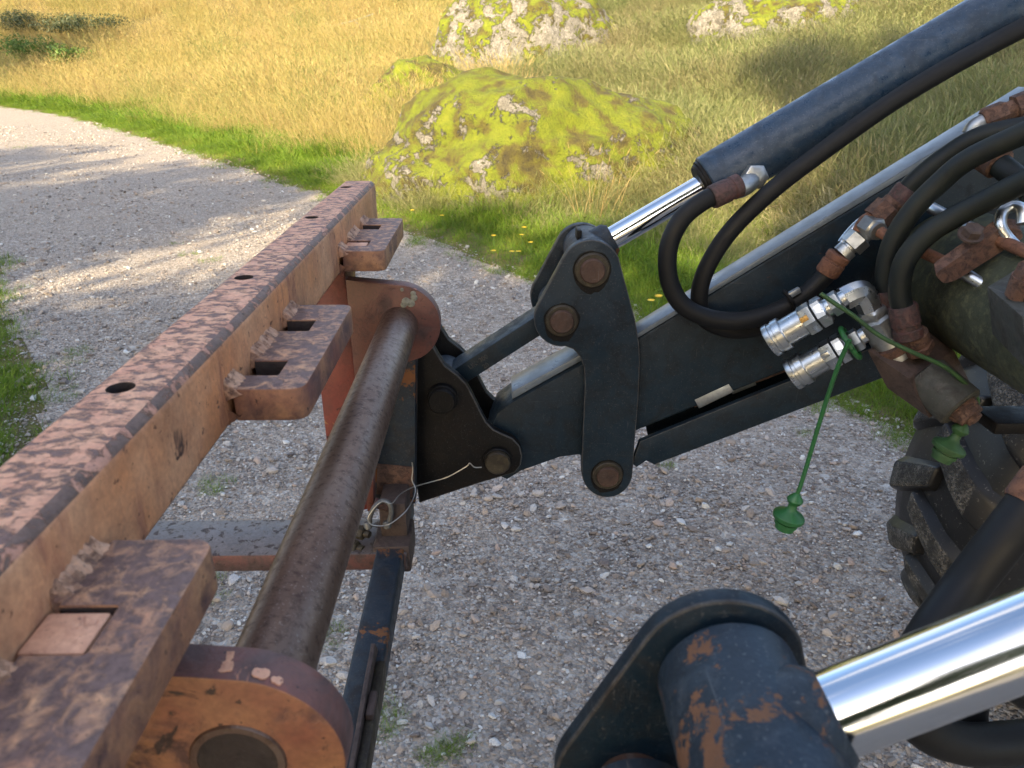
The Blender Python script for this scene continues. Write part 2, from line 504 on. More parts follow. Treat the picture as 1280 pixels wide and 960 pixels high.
# ================================================================== the setting
# s runs along the track (away to the left), n across it (towards the bank)
SD = np.array([-.6, .8]); ND = np.array([.8, .6])
S_K = [-60, -4, 1.1, 2.74, 4.0, 6.0, 8.5, 17.7, 25, 32, 40, 50, 60, 160]
N_K = [2.9, 3.0, 3.10, 3.36, 3.40, 3.46, 3.75, 3.85, 3.7, 2.6, -.6, -7, -16, -120]
def n_far(s): return np.interp(s, S_K, N_K)
def n_near(s): return np.interp(s, [-60, 0, 1.8, 3.2, 3.9, 9, 25, 32, 40, 50, 60, 160], [-4.5, -3.2, -1.2, .18, .36, .42, .2, -1.0, -4.6, -12, -22, -130])
def sstep(a, b, x):
    t = np.clip((x-a)/(b-a), 0, 1); return t*t*(3-2*t)
def wob(x, y, f, ph=0.0):
    return (np.sin(x*f*1.0+ph)*np.cos(y*f*1.3+ph*1.7)+.5*np.sin(x*f*2.3+y*f*1.1+ph*2.1)+.3*np.cos(x*f*4.1-y*f*3.7+ph))/1.8
def to_sn(x, y): return x*SD[0]+y*SD[1], x*ND[0]+y*ND[1]
def to_xy(s, n): return s*SD[0]+n*ND[0], s*SD[1]+n*ND[1]
def terrain(x, y, sink=False):
    x = np.asarray(x, float); y = np.asarray(y, float)
    s, n = to_sn(x, y)
    d = n-n_far(s)
    left = sstep(5.0, 15.0, s)
    slope = .20*(1-left)+.155*left
    e = np.maximum(d-.9, 0)
    z = slope*e*e/(e+1.2) + .0045*left*np.minimum(e, 30)**2
    z += sstep(.6, 3, d)*(.09*wob(x, y, .9, .4)+.03*wob(x, y, 3.1, 1.0))
    z += .02*sstep(.05, .4, d)
    z += .008*wob(x, y, 1.7, 2.2)
    dn = n_near(s)-n
    z += .05*sstep(0, 1.5, dn)+.05*sstep(.3, 3, dn)*wob(x, y, 1.3, .2)
    if sink:
        z -= .02*sstep(.05, .2, -d)*sstep(.05, .2, -dn)
    return z
def hit(px, py):
    """where a photo pixel's ray meets the ground"""
    d = ray(px, py); t0 = .8
    t = t0
    while t < 120:
        p = CAM+d*t
        if p.z < float(terrain(p.x, p.y)):
            lo, hi = t-(.02+t*.01), t
            for _ in range(20):
                m = (lo+hi)/2; q = CAM+d*m
                if q.z < float(terrain(q.x, q.y)): hi = m
                else: lo = m
            return CAM+d*hi
        t += .02+t*.01
    return CAM+d*120

def grid_me(name, S, Nn, zf, keep=None):
    SS, NN = np.meshgrid(S, Nn, indexing='ij')
    X, Y = to_xy(SS, NN)
    Z = zf(X, Y, SS, NN)
    co = np.stack([X, Y, Z], -1).reshape(-1, 3)
    a, b = len(S), len(Nn)
    idx = np.arange(a*b).reshape(a, b)
    f = np.stack([idx[:-1, :-1], idx[:-1, 1:], idx[1:, 1:], idx[1:, :-1]], -1).reshape(-1, 4)
    if keep is not None:
        k = keep(SS, NN)
        kk = (k[:-1, :-1] & k[:-1, 1:] & k[1:, 1:] & k[1:, :-1]).reshape(-1)
        f = f[kk]
    me = bpy.data.meshes.new(name)
    me.from_pydata(co.tolist(), [], f[:, ::-1].tolist())
    me.update()
    return me

def ground_mat():
    m, nt, b = mat_new('meadow_soil'); g = NB(nt)
    v = g.coord('Object')
    n1 = g.noise(v, .5, 5, .6); n2 = g.noise(v, 9, 6, .7); n3 = g.noise(v, 60, 3, .7)
    c = g.ramp(n1, [(.35, (.10, .085, .028)), (.55, (.17, .125, .045)), (.7, (.13, .10, .045))])
    c = g.mix(g.ramp(n2, [(.4, 0), (.7, .8)]), c, (.05, .055, .018))
    c = g.mix(g.ramp(n3, [(.5, 0), (.8, .5)]), c, (.22, .17, .08))
    g.link(c, b.inputs['Base Color']); b.inputs['Roughness'].default_value = .95
    g.link(g.bump(g.mix(.5, n2, n3), .8, .05), b.inputs['Normal'])
    return m
def gravel_mat():
    m, nt, b = mat_new('crushed_gravel'); g = NB(nt)
    v = g.coord('Object'); v2 = g.coord('Object', (1, 1, 1), (3.1, 1.7, .4))
    cA = g.vor(v, 95, 'F1', 'Color'); dA = g.vor(v, 95, 'F1', 'Distance')
    cB = g.vor(v2, 38, 'F1', 'Color'); dB = g.vor(v2, 38, 'F1', 'Distance')
    big = g.noise(v, 1.1, 5, .6); mid = g.noise(v, 5, 5, .65)
    def stones(c):
        sp = g.n('ShaderNodeSeparateColor'); g.link(c, sp.inputs[0])
        base = g.ramp(sp.outputs[0], [(0, (.10, .078, .070)), (.3, (.22, .188, .160)), (.6, (.33, .285, .240)), (.85, (.39, .36, .325)), (1, (.52, .49, .455))])
        return base
    col = g.mix(g.ramp(mid, [(.45, 0), (.6, 1)]), stones(cA), stones(cB))
    dust = g.ramp(big, [(.38, .15), (.62, .75)])
    col = g.mix(g.math('MULTIPLY', dust, .5), col, (.33, .282, .235))
    g.link(col, b.inputs['Base Color']); b.inputs['Roughness'].default_value = .92
    h = g.mix(.45, g.math('SUBTRACT', 1.0, dA), g.math('SUBTRACT', 1.0, dB))
    g.link(g.bump(h, 1.0, .02), b.inputs['Normal'])
    return m
M['soil'] = ground_mat(); M['gravel'] = gravel_mat()

def spaced(*segs):
    out = [np.linspace(a, b, n, endpoint=False) for a, b, n in segs]
    return np.unique(np.concatenate(out+[[segs[-1][1]]]))
Sg = spaced((-70, -8, 30), (-8, 22, 180), (22, 60, 90), (60, 150, 60))
Ng = spaced((-70, -8, 25), (-8, -2, 20), (-2, 14, 130), (14, 40, 70), (40, 110, 40))
gr = new_obj('ground', grid_me('ground', Sg, Ng, lambda X, Y, S, N_: terrain(X, Y, True)), M['soil'])
tag(gr, kind='structure')
Sr = spaced((-20, -3, 60), (-3, 16, 320), (16, 60, 180))
Nr = spaced((-24, -4.6, 60), (-4.6, -1.5, 30), (-1.5, 4.6, 120))
def road_keep(S, N_):
    e = .10*wob(S, N_, 2.3, .7)+.05*wob(S, N_, 7.0, .1)
    return (N_ < n_far(S)+.12+e) & (N_ > n_near(S)-.15+e)
rd = new_obj('gravel_road', grid_me('gravel_road', Sr, Nr, lambda X, Y, S, N_: terrain(X, Y)+.004+.004*wob(X, Y, 9, .3), road_keep), M['gravel'])
tag(rd, kind='structure')

# ---------------------------------------------------------------- scattering by geometry nodes (gravel, grass: nobody could count it)
def in_view(P, mx=170, my=140):
    q = P-np.array(CAM)
    z = q@np.array(fwd); x = q@np.array(rgt); y = q@np.array(upv)
    zz = np.maximum(z, .05)
    return (z > .2) & (np.abs(x/zz*F) < 640+mx) & (np.abs(y/zz*F) < 480+my)

def scatter(name, pts, rots, scales, variant, sources, label_kind='stuff'):
    me = bpy.data.meshes.new(name)
    me.vertices.add(len(pts)); me.vertices.foreach_set('co', np.asarray(pts, np.float32).ravel())
    a = me.attributes.new('rot', 'FLOAT_VECTOR', 'POINT'); a.data.foreach_set('vector', np.asarray(rots, np.float32).ravel())
    a = me.attributes.new('scl', 'FLOAT_VECTOR', 'POINT'); a.data.foreach_set('vector', np.asarray(scales, np.float32).ravel())
    a = me.attributes.new('var', 'INT', 'POINT'); a.data.foreach_set('value', np.asarray(variant, np.int32))
    o = bpy.data.objects.new(name, me); COL.objects.link(o); o['kind'] = label_kind
    ng = bpy.data.node_groups.new(name+'_nodes', 'GeometryNodeTree')
    ng.interface.new_socket('Geometry', in_out='INPUT', socket_type='NodeSocketGeometry')
    ng.interface.new_socket('Geometry', in_out='OUTPUT', socket_type='NodeSocketGeometry')
    N_ = ng.nodes; L = ng.links
    gi = N_.new('NodeGroupInput'); go = N_.new('NodeGroupOutput')
    jn = N_.new('GeometryNodeJoinGeometry')
    def attr(nm, ty):
        x = N_.new('GeometryNodeInputNamedAttribute'); x.data_type = ty; x.inputs[0].default_value = nm
        return [q for q in x.outputs if q.name == 'Attribute' and q.enabled][0]
    ro, sc, va = attr('rot', 'FLOAT_VECTOR'), attr('scl', 'FLOAT_VECTOR'), attr('var', 'INT')
    for i, src in enumerate(sources):
        oi = N_.new('GeometryNodeObjectInfo'); oi.inputs['Object'].default_value = src
        oi.inputs['As Instance'].default_value = True
        cmp_ = N_.new('FunctionNodeCompare'); cmp_.data_type = 'INT'; cmp_.operation = 'EQUAL'
        ins = [q for q in cmp_.inputs if q.enabled]
        L.new(va, ins[0]); ins[1].default_value = i
        ip = N_.new('GeometryNodeInstanceOnPoints')
        L.new(gi.outputs[0], ip.inputs['Points']); L.new(cmp_.outputs[0], ip.inputs['Selection'])
        L.new(oi.outputs['Geometry'], ip.inputs['Instance'])
        e2r = N_.new('FunctionNodeEulerToRotation'); L.new(ro, e2r.inputs[0])
        L.new(e2r.outputs[0], ip.inputs['Rotation']); L.new(sc, ip.inputs['Scale'])
        L.new(ip.outputs[0], jn.inputs[0])
    L.new(jn.outputs[0], go.inputs[0])
    md = o.modifiers.new('scatter', 'NODES'); md.node_group = ng
    return o

def source(name, me, mat):
    me.materials.append(mat)
    return bpy.data.objects.new(name, me)            # never linked: only a shape for the scatter

# ---- pebbles
def stone_me(seed, sub=1, amp=.35, flat=.7):
    bm = bmesh.new(); bmesh.ops.create_icosphere(bm, subdivisions=sub, radius=.5)
    rr = random.Random(seed)
    ns = [Vector((rr.gauss(0, 1), rr.gauss(0, 1), rr.gauss(0, 1))).normalized() for _ in range(9)]
    hs = [rr.uniform(.24, .44) for _ in ns]
    for v in bm.verts:
        for n_, h_ in zip(ns, hs):
            k = v.co.dot(n_)
            if k > h_: v.co -= n_*(k-h_)
        v.co += v.co.normalized()*mnoise.noise(v.co*3+Vector((seed, 0, 0)))*amp*.2
        v.co.z *= flat
        v.co.x *= 1.25
    return from_bm(bm)
def pebble_mat():
    m, nt, b = mat_new('granite_chippings'); g = NB(nt)
    oi = g.n('ShaderNodeObjectInfo')
    v = g.coord('Object')
    c = g.ramp(oi.outputs['Random'], [(0, (.12, .10, .10)), (.2, (.25, .212, .182)), (.4, (.38, .318, .272)), (.58, (.40, .365, .345)), (.76, (.50, .49, .48)), (.86, (.40, .30, .25)), (.93, (.60, .61, .61)), (1, (.76, .77, .77))])
    n = g.noise(v, 6, 4, .7)
    c = g.mix(g.ramp(n, [(.35, 0), (.75, .5)]), c, (.31, .27, .235))
    g.link(c, b.inputs['Base Color']); b.inputs['Roughness'].default_value = .88
    g.link(g.bump(n, .5, .1), b.inputs['Normal'])
    return m
M['pebble'] = pebble_mat()
peb = [source('pebble_shape', stone_me(i, 1), M['pebble']) for i in range(6)]
def gravel_points(count, smin, smax, srange, nrange, power=1.0, patch=None, dens=None):
    s = rng.uniform(*srange, count); n = rng.uniform(*nrange, count)
    x, y = to_xy(s, n)
    e = .10*wob(s, n, 2.3, .7)
    k = (n < n_far(s)+.2+e) & (n > n_near(s)-.3+e)
    x, y, s, n = x[k], y[k], s[k], n[k]
    if dens is not None:
        kk = rng.random(len(x)) < dens(x, y); x, y = x[kk], y[kk]
    size = smin*(smax/smin)**(rng.random(len(x))**power)
    z = terrain(x, y)+.004+size*.17
    P = np.stack([x, y, z], -1)
    k = in_view(P, 200, 200)
    return P[k], size[k]
parts_ = []
def dens_far(x, y):
    d = np.sqrt(x*x+y*y); return np.clip((2.9/np.maximum(d, .1))**2, 0, 1)
for args in [(420000, .006, .015, (-3, 9), (-4.4, 4.2), 1.0, None, dens_far),
             (110000, .012, .034, (-3, 16), (-4.4, 4.2), 2.2, None, lambda x, y: np.clip((4.0/np.hypot(x, y))**2, 0, 1)*np.clip(.55+.75*wob(x, y, 1.9, .5)+.25*wob(x, y, 5, 2), .08, 1)),
             (34000, .02, .050, (-3, 22), (-4.4, 4.2), 2.3, None, lambda x, y: np.clip(.35+.7*wob(x, y, 1.4, 1.5), .06, 1))]:
    parts_.append(gravel_points(*args))
PP = np.concatenate([p for p, _ in parts_]); SZ = np.concatenate([s for _, s in parts_])
nP = len(PP)
print('pebbles', nP)
rot = np.stack([rng.normal(0, .35, nP), rng.normal(0, .35, nP), rng.uniform(0, 6.28, nP)], -1)
scatter('loose_gravel', PP, rot, np.stack([SZ, SZ*rng.uniform(.7, 1, nP), SZ*rng.uniform(.6, 1, nP)], -1), rng.integers(0, 6, nP), peb)

# ---- grass
def blade_tuft(seed, blades, h, spread, width, lean, curve, segs=3, heads=0.0, hw=.006):
    rr = random.Random(seed); V, Fc = [], []
    for _ in range(blades):
        a = rr.uniform(0, 6.283); r = spread*math.sqrt(rr.random())
        bx, by = r*math.cos(a), r*math.sin(a)
        ad = a+rr.gauss(0, .9); L = h*rr.uniform(.5, 1.05); le = abs(rr.gauss(0, lean))+r*.8
        cu = abs(rr.gauss(0, curve)); w = width*rr.uniform(.6, 1.3)
        fa = rr.uniform(0, 6.283); wx, wy = math.cos(fa)*w/2, math.sin(fa)*w/2
        base = len(V); ang = le; x, y, z = bx, by, -.03
        for k in range(segs+1):
            t = k/segs; ww = (1-t*.85)
            V.append((x-wx*ww, y-wy*ww, z)); V.append((x+wx*ww, y+wy*ww, z))
            st = L/segs
            x += math.cos(ad)*math.sin(ang)*st; y += math.sin(ad)*math.sin(ang)*st; z += math.cos(ang)*st
            ang += cu/segs*1.6
        for k in range(segs):
            i = base+2*k; Fc.append((i, i+1, i+3, i+2))
        if rr.random() < heads:
            tip = Vector(V[-1]); prev = Vector(V[-3]); dr = (tip-prev).normalized()
            for q in range(3):
                aa = rr.uniform(0, 6.283); off = Vector((math.cos(aa), math.sin(aa), .3))*hw*rr.uniform(1, 2.5)
                p0 = tip-dr*rr.uniform(.0, .10); i = len(V)
                sd = Vector((math.cos(aa+1.57), math.sin(aa+1.57), 0))*hw*.5
                V += [tuple(p0-sd), tuple(p0+sd), tuple(p0+dr*.06+off)]
                Fc.append((i, i+1, i+2))
    me = bpy.data.meshes.new('tuft'); me.from_pydata(V, [], Fc); me.update()
    return me
def grass_mat(name, stops, patch_scale=.35, trans=.35, rough=.6, patches=None):
    m, nt, b = mat_new(name); g = NB(nt)
    oi = g.n('ShaderNodeObjectInfo')
    n = g.n('ShaderNodeTexNoise'); n.inputs['Scale'].default_value = patch_scale; n.inputs['Detail'].default_value = 4
    g.link(oi.outputs['Location'], n.inputs['Vector'])
    f = g.math('ADD', g.math('MULTIPLY', g.math('SUBTRACT', n.outputs['Fac'], .5), 1.7), g.math('ADD', g.math('MULTIPLY', oi.outputs['Random'], .5), .25))
    c = g.ramp(f, stops)
    v = g.coord('Object'); fn = g.noise(v, 25, 2, .5)
    c = g.mix(g.ramp(fn, [(.35, 0), (.7, .55)]), c, stops[-1][1])
    g.link(c, b.inputs['Base Color']); b.inputs['Roughness'].default_value = rough
    b.inputs['Specular IOR Level'].default_value = .25
    tr = g.n('ShaderNodeBsdfTranslucent'); g.link(c, tr.inputs[0])
    mx = g.n('ShaderNodeMixShader'); mx.inputs[0].default_value = trans
    g.link(b.outputs[0], mx.inputs[1]); g.link(tr.outputs[0], mx.inputs[2])
    g.link(mx.outputs[0], nt.nodes['Material Output'].inputs[0])
    return m
M['grass'] = grass_mat('verge_grass', [(.1, (.06, .13, .010)), (.5, (.10, .215, .014)), (.8, (.15, .26, .022)), (1, (.24, .25, .05))], 1.2)
M['straw'] = grass_mat('dry_meadow_grass', [(.05, (.085, .14, .022)), (.25, (.18, .20, .045)), (.42, (.32, .265, .075)), (.6, (.38, .29, .10)), (.74, (.31, .20, .085)), (.86, (.20, .215, .05)), (1, (.46, .40, .20))], .45)
M['bankgrass'] = grass_mat('bank_grass', [(.05, (.07, .12, .022)), (.35, (.13, .17, .045)), (.6, (.19, .20, .075)), (.85, (.20, .16, .085)), (1, (.40, .37, .22))], .55)
gs = [source('verge_tuft', blade_tuft(20+i, 26, .16, .07, .0055, .35, .8), M['grass']) for i in range(3)]
ss = [source('meadow_tuft', blade_tuft(40+i, 36, .72, .16, .0042, .17, .5, 4, .7, .0055), M['straw']) for i in range(4)]
bs = [source('bank_tuft', blade_tuft(60+i, 40, .42, .15, .0038, .38, .9, 4, .5, .005), M['bankgrass']) for i in range(4)]

def scatter_area(count, srange, nrange, accept, size, kinds, name, sources, tilt=.12, mx=200, my=160, wide=None):
    s = rng.uniform(*srange, count); n = rng.uniform(*nrange, count)
    x, y = to_xy(s, n); d = n-n_far(s); dist = np.hypot(x, y)
    k = rng.random(count) < accept(x, y, s, n, d, dist)
    x, y, s, n, d, dist = [q[k] for q in (x, y, s, n, d, dist)]
    P = np.stack([x, y, terrain(x, y)], -1)
    k = in_view(P, mx, my)
    P, d, dist, s, n = P[k], d[k], dist[k], s[k], n[k]
    m = len(P)
    sc = size(P[:, 0], P[:, 1], s, n, d, dist)*rng.uniform(.7, 1.25, m)
    w = np.ones(m) if wide is None else wide(dist)
    rot = np.stack([rng.normal(0, tilt, m), rng.normal(0, tilt, m), rng.uniform(0, 6.28, m)], -1)
    print(name, m)
    return scatter(name, P, rot, np.stack([sc*w, sc*w, sc], -1), rng.integers(0, len(sources), m), sources)

# rocks first need their footprints so that no grass grows through them
def rock_mask(x, y):
    k = np.zeros_like(x)
    for (cx, cy, rx, ry, ang) in ROCKS:
        dx, dy = x-cx, y-cy
        u = dx*math.cos(ang)+dy*math.sin(ang); v = -dx*math.sin(ang)+dy*math.cos(ang)
        k = np.maximum(k, ((u/rx)**2+(v/ry)**2 < 1).astype(float))
    return k

def rock_mat(name, moss_amt):
    m, nt, b = mat_new(name); g = NB(nt)
    v = g.coord('Object')
    n1 = g.noise(v, 2.2, 6, .65, .5); n2 = g.noise(v, 11, 6, .72, .3); n3 = g.noise(v, 45, 4, .7)
    rock = g.ramp(n2, [(.3, (.10, .095, .085)), (.5, (.19, .18, .16)), (.64, (.32, .305, .28)), (.8, (.44, .43, .40))])
    rock = g.mix(g.ramp(n3, [(.52, 0), (.62, .8)]), rock, (.045, .042, .034))
    n0 = g.noise(v, 4.0, 5, .6, .3)
    moss = g.ramp(n0, [(.32, (.045, .036, .012)), (.43, (.085, .075, .012)), (.53, (.115, .145, .006)), (.70, (.165, .185, .010))])
    moss = g.mix(g.ramp(n3, [(.5, 0), (.8, .35)]), moss, (.09, .075, .015))
    geo = g.n('ShaderNodeNewGeometry'); sp = g.n('ShaderNodeSeparateXYZ'); g.link(geo.outputs['Normal'], sp.inputs[0])
    f = g.math('ADD', g.math('ADD', n1, g.math('MULTIPLY', g.math('SUBTRACT', n2, .5), .55)), g.math('MULTIPLY', sp.outputs[2], .13))
    mk = g.ramp(f, [(moss_amt-.02, 0), (moss_amt+.02, 1)])
    g.link(g.mix(mk, rock, moss), b.inputs['Base Color'])
    b.inputs['Roughness'].default_value = .95
    h = g.math('ADD', g.math('MULTIPLY', mk, .4), g.math('ADD', g.math('MULTIPLY', n2, .45), g.math('MULTIPLY', n3, .35)))
    g.link(g.bump(h, 1.0, .09), b.inputs['Normal'])
    return m
M['moss_rock'] = rock_mat('mossy_granite', .45)
M['bare_rock'] = rock_mat('lichen_granite', .555)
def rock_me(seed, rx, ry, rz, sub=6):
    bm = bmesh.new(); bmesh.ops.create_icosphere(bm, subdivisions=sub, radius=1)
    for v in bm.verts:
        p = v.co.copy()
        q = p*1.3+Vector((seed*3.1, seed, 0))
        k = 1+.16*mnoise.noise(q)+.08*mnoise.noise(q*2.3)+.045*mnoise.noise(q*5.5)+.020*mnoise.noise(q*12)+.010*mnoise.noise(q*27)
        s_ = mnoise.noise(q*1.6+Vector((9, 2, 4)))
        v.co = Vector((p.x*rx*k, p.y*ry*k, (p.z*rz*k)+.07*s_*rz))
    return from_bm(bm)
ROCKS = []
def rock(name, label, px, py, rx, ry, rz, ang, mat, seed, sinkz):
    c = hit(px, py)
    c = Vector((c.x, c.y+ry*.55, 0)); c.z = float(terrain(c.x, c.y))-sinkz
    ROCKS.append((c.x, c.y, rx*.86, ry*.86, ang))
    me = rock_me(seed, rx, ry, rz); me.transform(Matrix.Rotation(ang, 4, 'Z'))
    o = new_obj(name, me, mat); o.location = c
    tag(o, label, 'boulder')
    print(name, c, depth(c))
    return o
rock('boulder', 'broad low boulder covered in yellow green moss beside the track', 670, 246, 2.05, 1.5, 1.30, R(-8), M['moss_rock'], 14, .10)
rock('boulder', 'small moss capped hump left of and above the broad mossy boulder', 530, 152, 1.25, 1.0, 1.0, R(12), M['moss_rock'], 21, .05)
rock('boulder', 'large pale lichen covered rock face behind the mossy boulder', 660, 85, 2.5, 1.5, 2.5, R(10), M['bare_rock'], 5, .3)
rock('boulder', 'pale grey rock showing on the bank above the loader cylinder', 990, 48, 1.9, 1.0, 1.1, R(-5), M['bare_rock'], 8, .1)

free = lambda x, y: 1-rock_mask(x, y)
scatter_area(70000, (-6, 44), (2.6, 7.5), lambda x, y, s, n, d, di: free(x, y)*sstep(-.18, .35, d+.16*wob(s, n, 3, 1)+.10*wob(s, n, 8, 1))*(1-sstep(.6+.02*s, 2.2+.03*s, d+.5*wob(x, y, 1.1, 1)))*np.clip((9/di)**1.2, .12, 1),
             lambda x, y, s, n, d, di: (.40+.95*sstep(0, 1.2, d))*(1+.02*di)*(1+.35*wob(x, y, 2.1, 4)), None, 'verge_grass', gs, wide=lambda di: 1+.05*di)
scatter_area(22000, (-5, 4.5), (2.8, 6.5), lambda x, y, s, n, d, di: free(x, y)*sstep(-.15, .15, d+.12*wob(s, n, 4, 1)),
             lambda x, y, s, n, d, di: .55+.55*sstep(0, 1.0, d), None, 'near_verge_grass', gs)
scatter_area(90000, (4, 75), (3.4, 60), lambda x, y, s, n, d, di: free(x, y)*sstep(.7, 1.7, d+.3*wob(x, y, 1.1, 1))*(1-sstep(-1.8, 1.2, x+.7*wob(x, y, .7, 2)+.04*(y-9)))*np.clip((15/di)**1.5, .05, 1)*np.clip(.8+.5*wob(x, y, .8, 3), .25, 1),
             lambda x, y, s, n, d, di: (.62+.45*sstep(1.0, 3.0, d))*(1+.008*di)*(1+.32*wob(x, y, .55, 1.2)), None, 'dry_meadow_grass', ss, wide=lambda di: 1+.026*di)
scatter_area(120000, (-14, 22), (3.2, 34), lambda x, y, s, n, d, di: free(x, y)*sstep(.7, 1.4, d+.3*wob(x, y, 1.1, 1))*sstep(-2.6, .6, x+.7*wob(x, y, .7, 2)+.04*(y-9))*np.clip((9/di)**1.3, .1, 1),
             lambda x, y, s, n, d, di: (.65+.5*sstep(.8, 3, d))*(1+.35*wob(x, y, .8, 1.2)), None, 'bank_grass', bs, wide=lambda di: 1+.04*di)
# ragged dry fringe that leans against the boulders
fx, fy = [], []
for (cx, cy, rx, ry, ang) in ROCKS:
    for _ in range(900 if rx > 1.7 and cy < 12 else 500):
        a_ = rng.uniform(0, 6.28); q_ = rng.uniform(.95, 1.35)
        u_, v_ = math.cos(a_)*rx*q_, math.sin(a_)*ry*q_
        x_, y_ = cx+u_*math.cos(ang)-v_*math.sin(ang), cy+u_*math.sin(ang)+v_*math.cos(ang)
        s1, n1_ = to_sn(x_, y_)
        if n1_-n_far(s1) > .45: fx.append(x_); fy.append(y_)
fx, fy = np.array(fx), np.array(fy); k = len(fx)
sc_ = rng.uniform(.5, 1.15, k)
scatter('boulder_fringe_grass', np.column_stack([fx, fy, terrain(fx, fy)]), np.column_stack([rng.normal(0, .22, k), rng.normal(0, .22, k), rng.uniform(0, 6.28, k)]), np.column_stack([sc_*1.2, sc_*1.2, sc_]), rng.integers(0, 4, k), bs)
# near left edge and the small tufts that grow in the gravel
scatter_area(26000, (2.6, 14), (-3.5, .6), lambda x, y, s, n, d, di: sstep(-.05, .45, n_near(s)-n+.25*wob(x, y, 4, 2))+.05*(wob(x, y, 3.1, 4) > .55)*sstep(-.9, 0, n_near(s)-n),
             lambda x, y, s, n, d, di: .6+.45*sstep(0, .8, n_near(s)-n), None, 'edge_grass', gs)
tp, tr_ = [], []
for (px, py, rad, cnt) in [(268, 610, .07, 26), (250, 690, .10, 40), (480, 905, .05, 26), (548, 938, .05, 24), (575, 932, .035, 12), (235, 318, .10, 16), (262, 325, .12, 22), (222, 305, .05, 8), (20, 470, .16, 40), (40, 500, .2, 70), (100, 440, .08, 26), (70, 455, .15, 30), (15, 425, .15, 30), (30, 185, .3, 26), (265, 740, .07, 30), (405, 800, .06, 18), (835, 585, .03, 6), (470, 870, .05, 14), (1060, 480, .1, 30), (1010, 545, .05, 8), (935, 500, .05, 8)]:
    c = hit(px, py)
    for _ in range(cnt):
        a, q = rng.uniform(0, 6.28), rad*math.sqrt(rng.random())
        tp.append((c.x+q*math.cos(a), c.y+q*math.sin(a))); tr_.append(rng.uniform(.16, .34))
tp = np.array(tp); tz = terrain(tp[:, 0], tp[:, 1]); k = len(tp)
sc_ = np.array(tr_)
scatter('gravel_weeds', np.column_stack([tp, tz]), np.column_stack([rng.normal(0, .2, k), rng.normal(0, .2, k), rng.uniform(0, 6.28, k)]), np.column_stack([sc_, sc_, sc_]), rng.integers(0, 3, k), gs)

# ================================================================== red attachment frame
BX0, BX1, BZ0, BZ1 = -.283, -.222, H-.296, H-.215
fr = thing('attachment_frame', 'rust flaked orange and red steel fork frame with square beam and round cross tube', 'fork frame', (-.2, .72, 0))
def beam_me():
    r = .011; Y0, Y1 = .02, 1.42
    prof = []; mats = []
    def arc(cx, cz, a0):
        return [(cx+r*math.cos(R(a0+i*22.5)), cz+r*math.sin(R(a0+i*22.5))) for i in range(5)]
    prof = arc(BX1-r, BZ1-r, 0) + arc(BX0+r, BZ1-r, 90) + arc(BX0+r, BZ0+r, 180) + arc(BX1-r, BZ0+r, 270)
    prof = prof[::-1]
    bm = bmesh.new(); n = len(prof)
    ys = np.linspace(Y0, Y1, 2)
    rings = [[bm.verts.new((x, y, z)) for x, z in prof] for y in ys]
    # inner wall so that the holes look into a hollow section
    cx, cz = (BX0+BX1)/2, (BZ0+BZ1)/2; k = 1-.016/(BX1-BX0)
    inn = [[bm.verts.new((cx+(x-cx)*k, y, cz+(z-cz)*k)) for x, z in prof] for y in ys]
    for i in range(n):
        j = (i+1) % n
        bm.faces.new((rings[0][i], rings[1][i], rings[1][j], rings[0][j]))
        bm.faces.new((inn[0][j], inn[1][j], inn[1][i], inn[0][i]))
        bm.faces.new((rings[0][j], inn[0][j], inn[0][i], rings[0][i]))
        bm.faces.new((rings[1][i], inn[1][i], inn[1][j], rings[1][j]))
    return from_bm(bm)
holes = [(-.262, 1.349), (-.261, 1.081), (-.260, .766), (-.258, .483), (-.258, .215)]
me = boolean(beam_me(), [cyl_me((x, y, BZ1-.03), (x, y, BZ1+.03), .0098, 0, 28) for x, y in holes])
me.materials.clear()
for k in ('peach_top', 'peach_face', 'rust_edge', 'dark_hole'): me.materials.append(M[k])
for p in me.polygons:
    c, nn = p.center, p.normal
    inside = BX0+.004 < c.x < BX1-.004 and BZ0+.004 < c.z < BZ1-.004 and .03 < c.y < 1.41
    if inside: p.material_index = 3
    elif nn.z > .96: p.material_index = 0
    elif abs(nn.x) > .93: p.material_index = 1
    elif nn.z < -.9: p.material_index = 1
    else: p.material_index = 2
new_obj('beam', me, None, fr)

def weld_me(a, b_, x, z, r, sg):
    """rough fillet of weld metal between the beam face and the lug"""
    bm = bmesh.new(); rows = []; n = max(8, int(abs(b_-a)/.0022)); k = 9
    for i in range(n+1):
        t = i/n; y = a+(b_-a)*t; end = min(1, min(t, 1-t)*9+.35); row = []
        for j in range(k+1):
            u = j/k                                        # from the beam face out to the lug
            px = Vector((x-.002+r*1.25*u, y, z+sg*r*1.05*(1-u)**1.25*end))
            q = px*1.0; d = mnoise.noise(q*110)*.0012+mnoise.noise(q*300)*.0004+.0007*math.sin(y*1000+u*2.5)
            row.append(bm.verts.new(px+Vector((d*.7, mnoise.noise(q*200+Vector((5, 5, 5)))*.0007, sg*d))))
        rows.append(row)
    for p, q in zip(rows[:-1], rows[1:]):
        for j in range(k): bm.faces.new((p[j], p[j+1], q[j+1], q[j]))
    low = [bm.verts.new((x, rows[i_][0].co.y, z-sg*.006)) for i_ in (0, -1)]
    bm.faces.new(rows[0][::-1]+[low[0]]); bm.faces.new(rows[-1]+[low[1]])
    return from_bm(bm)
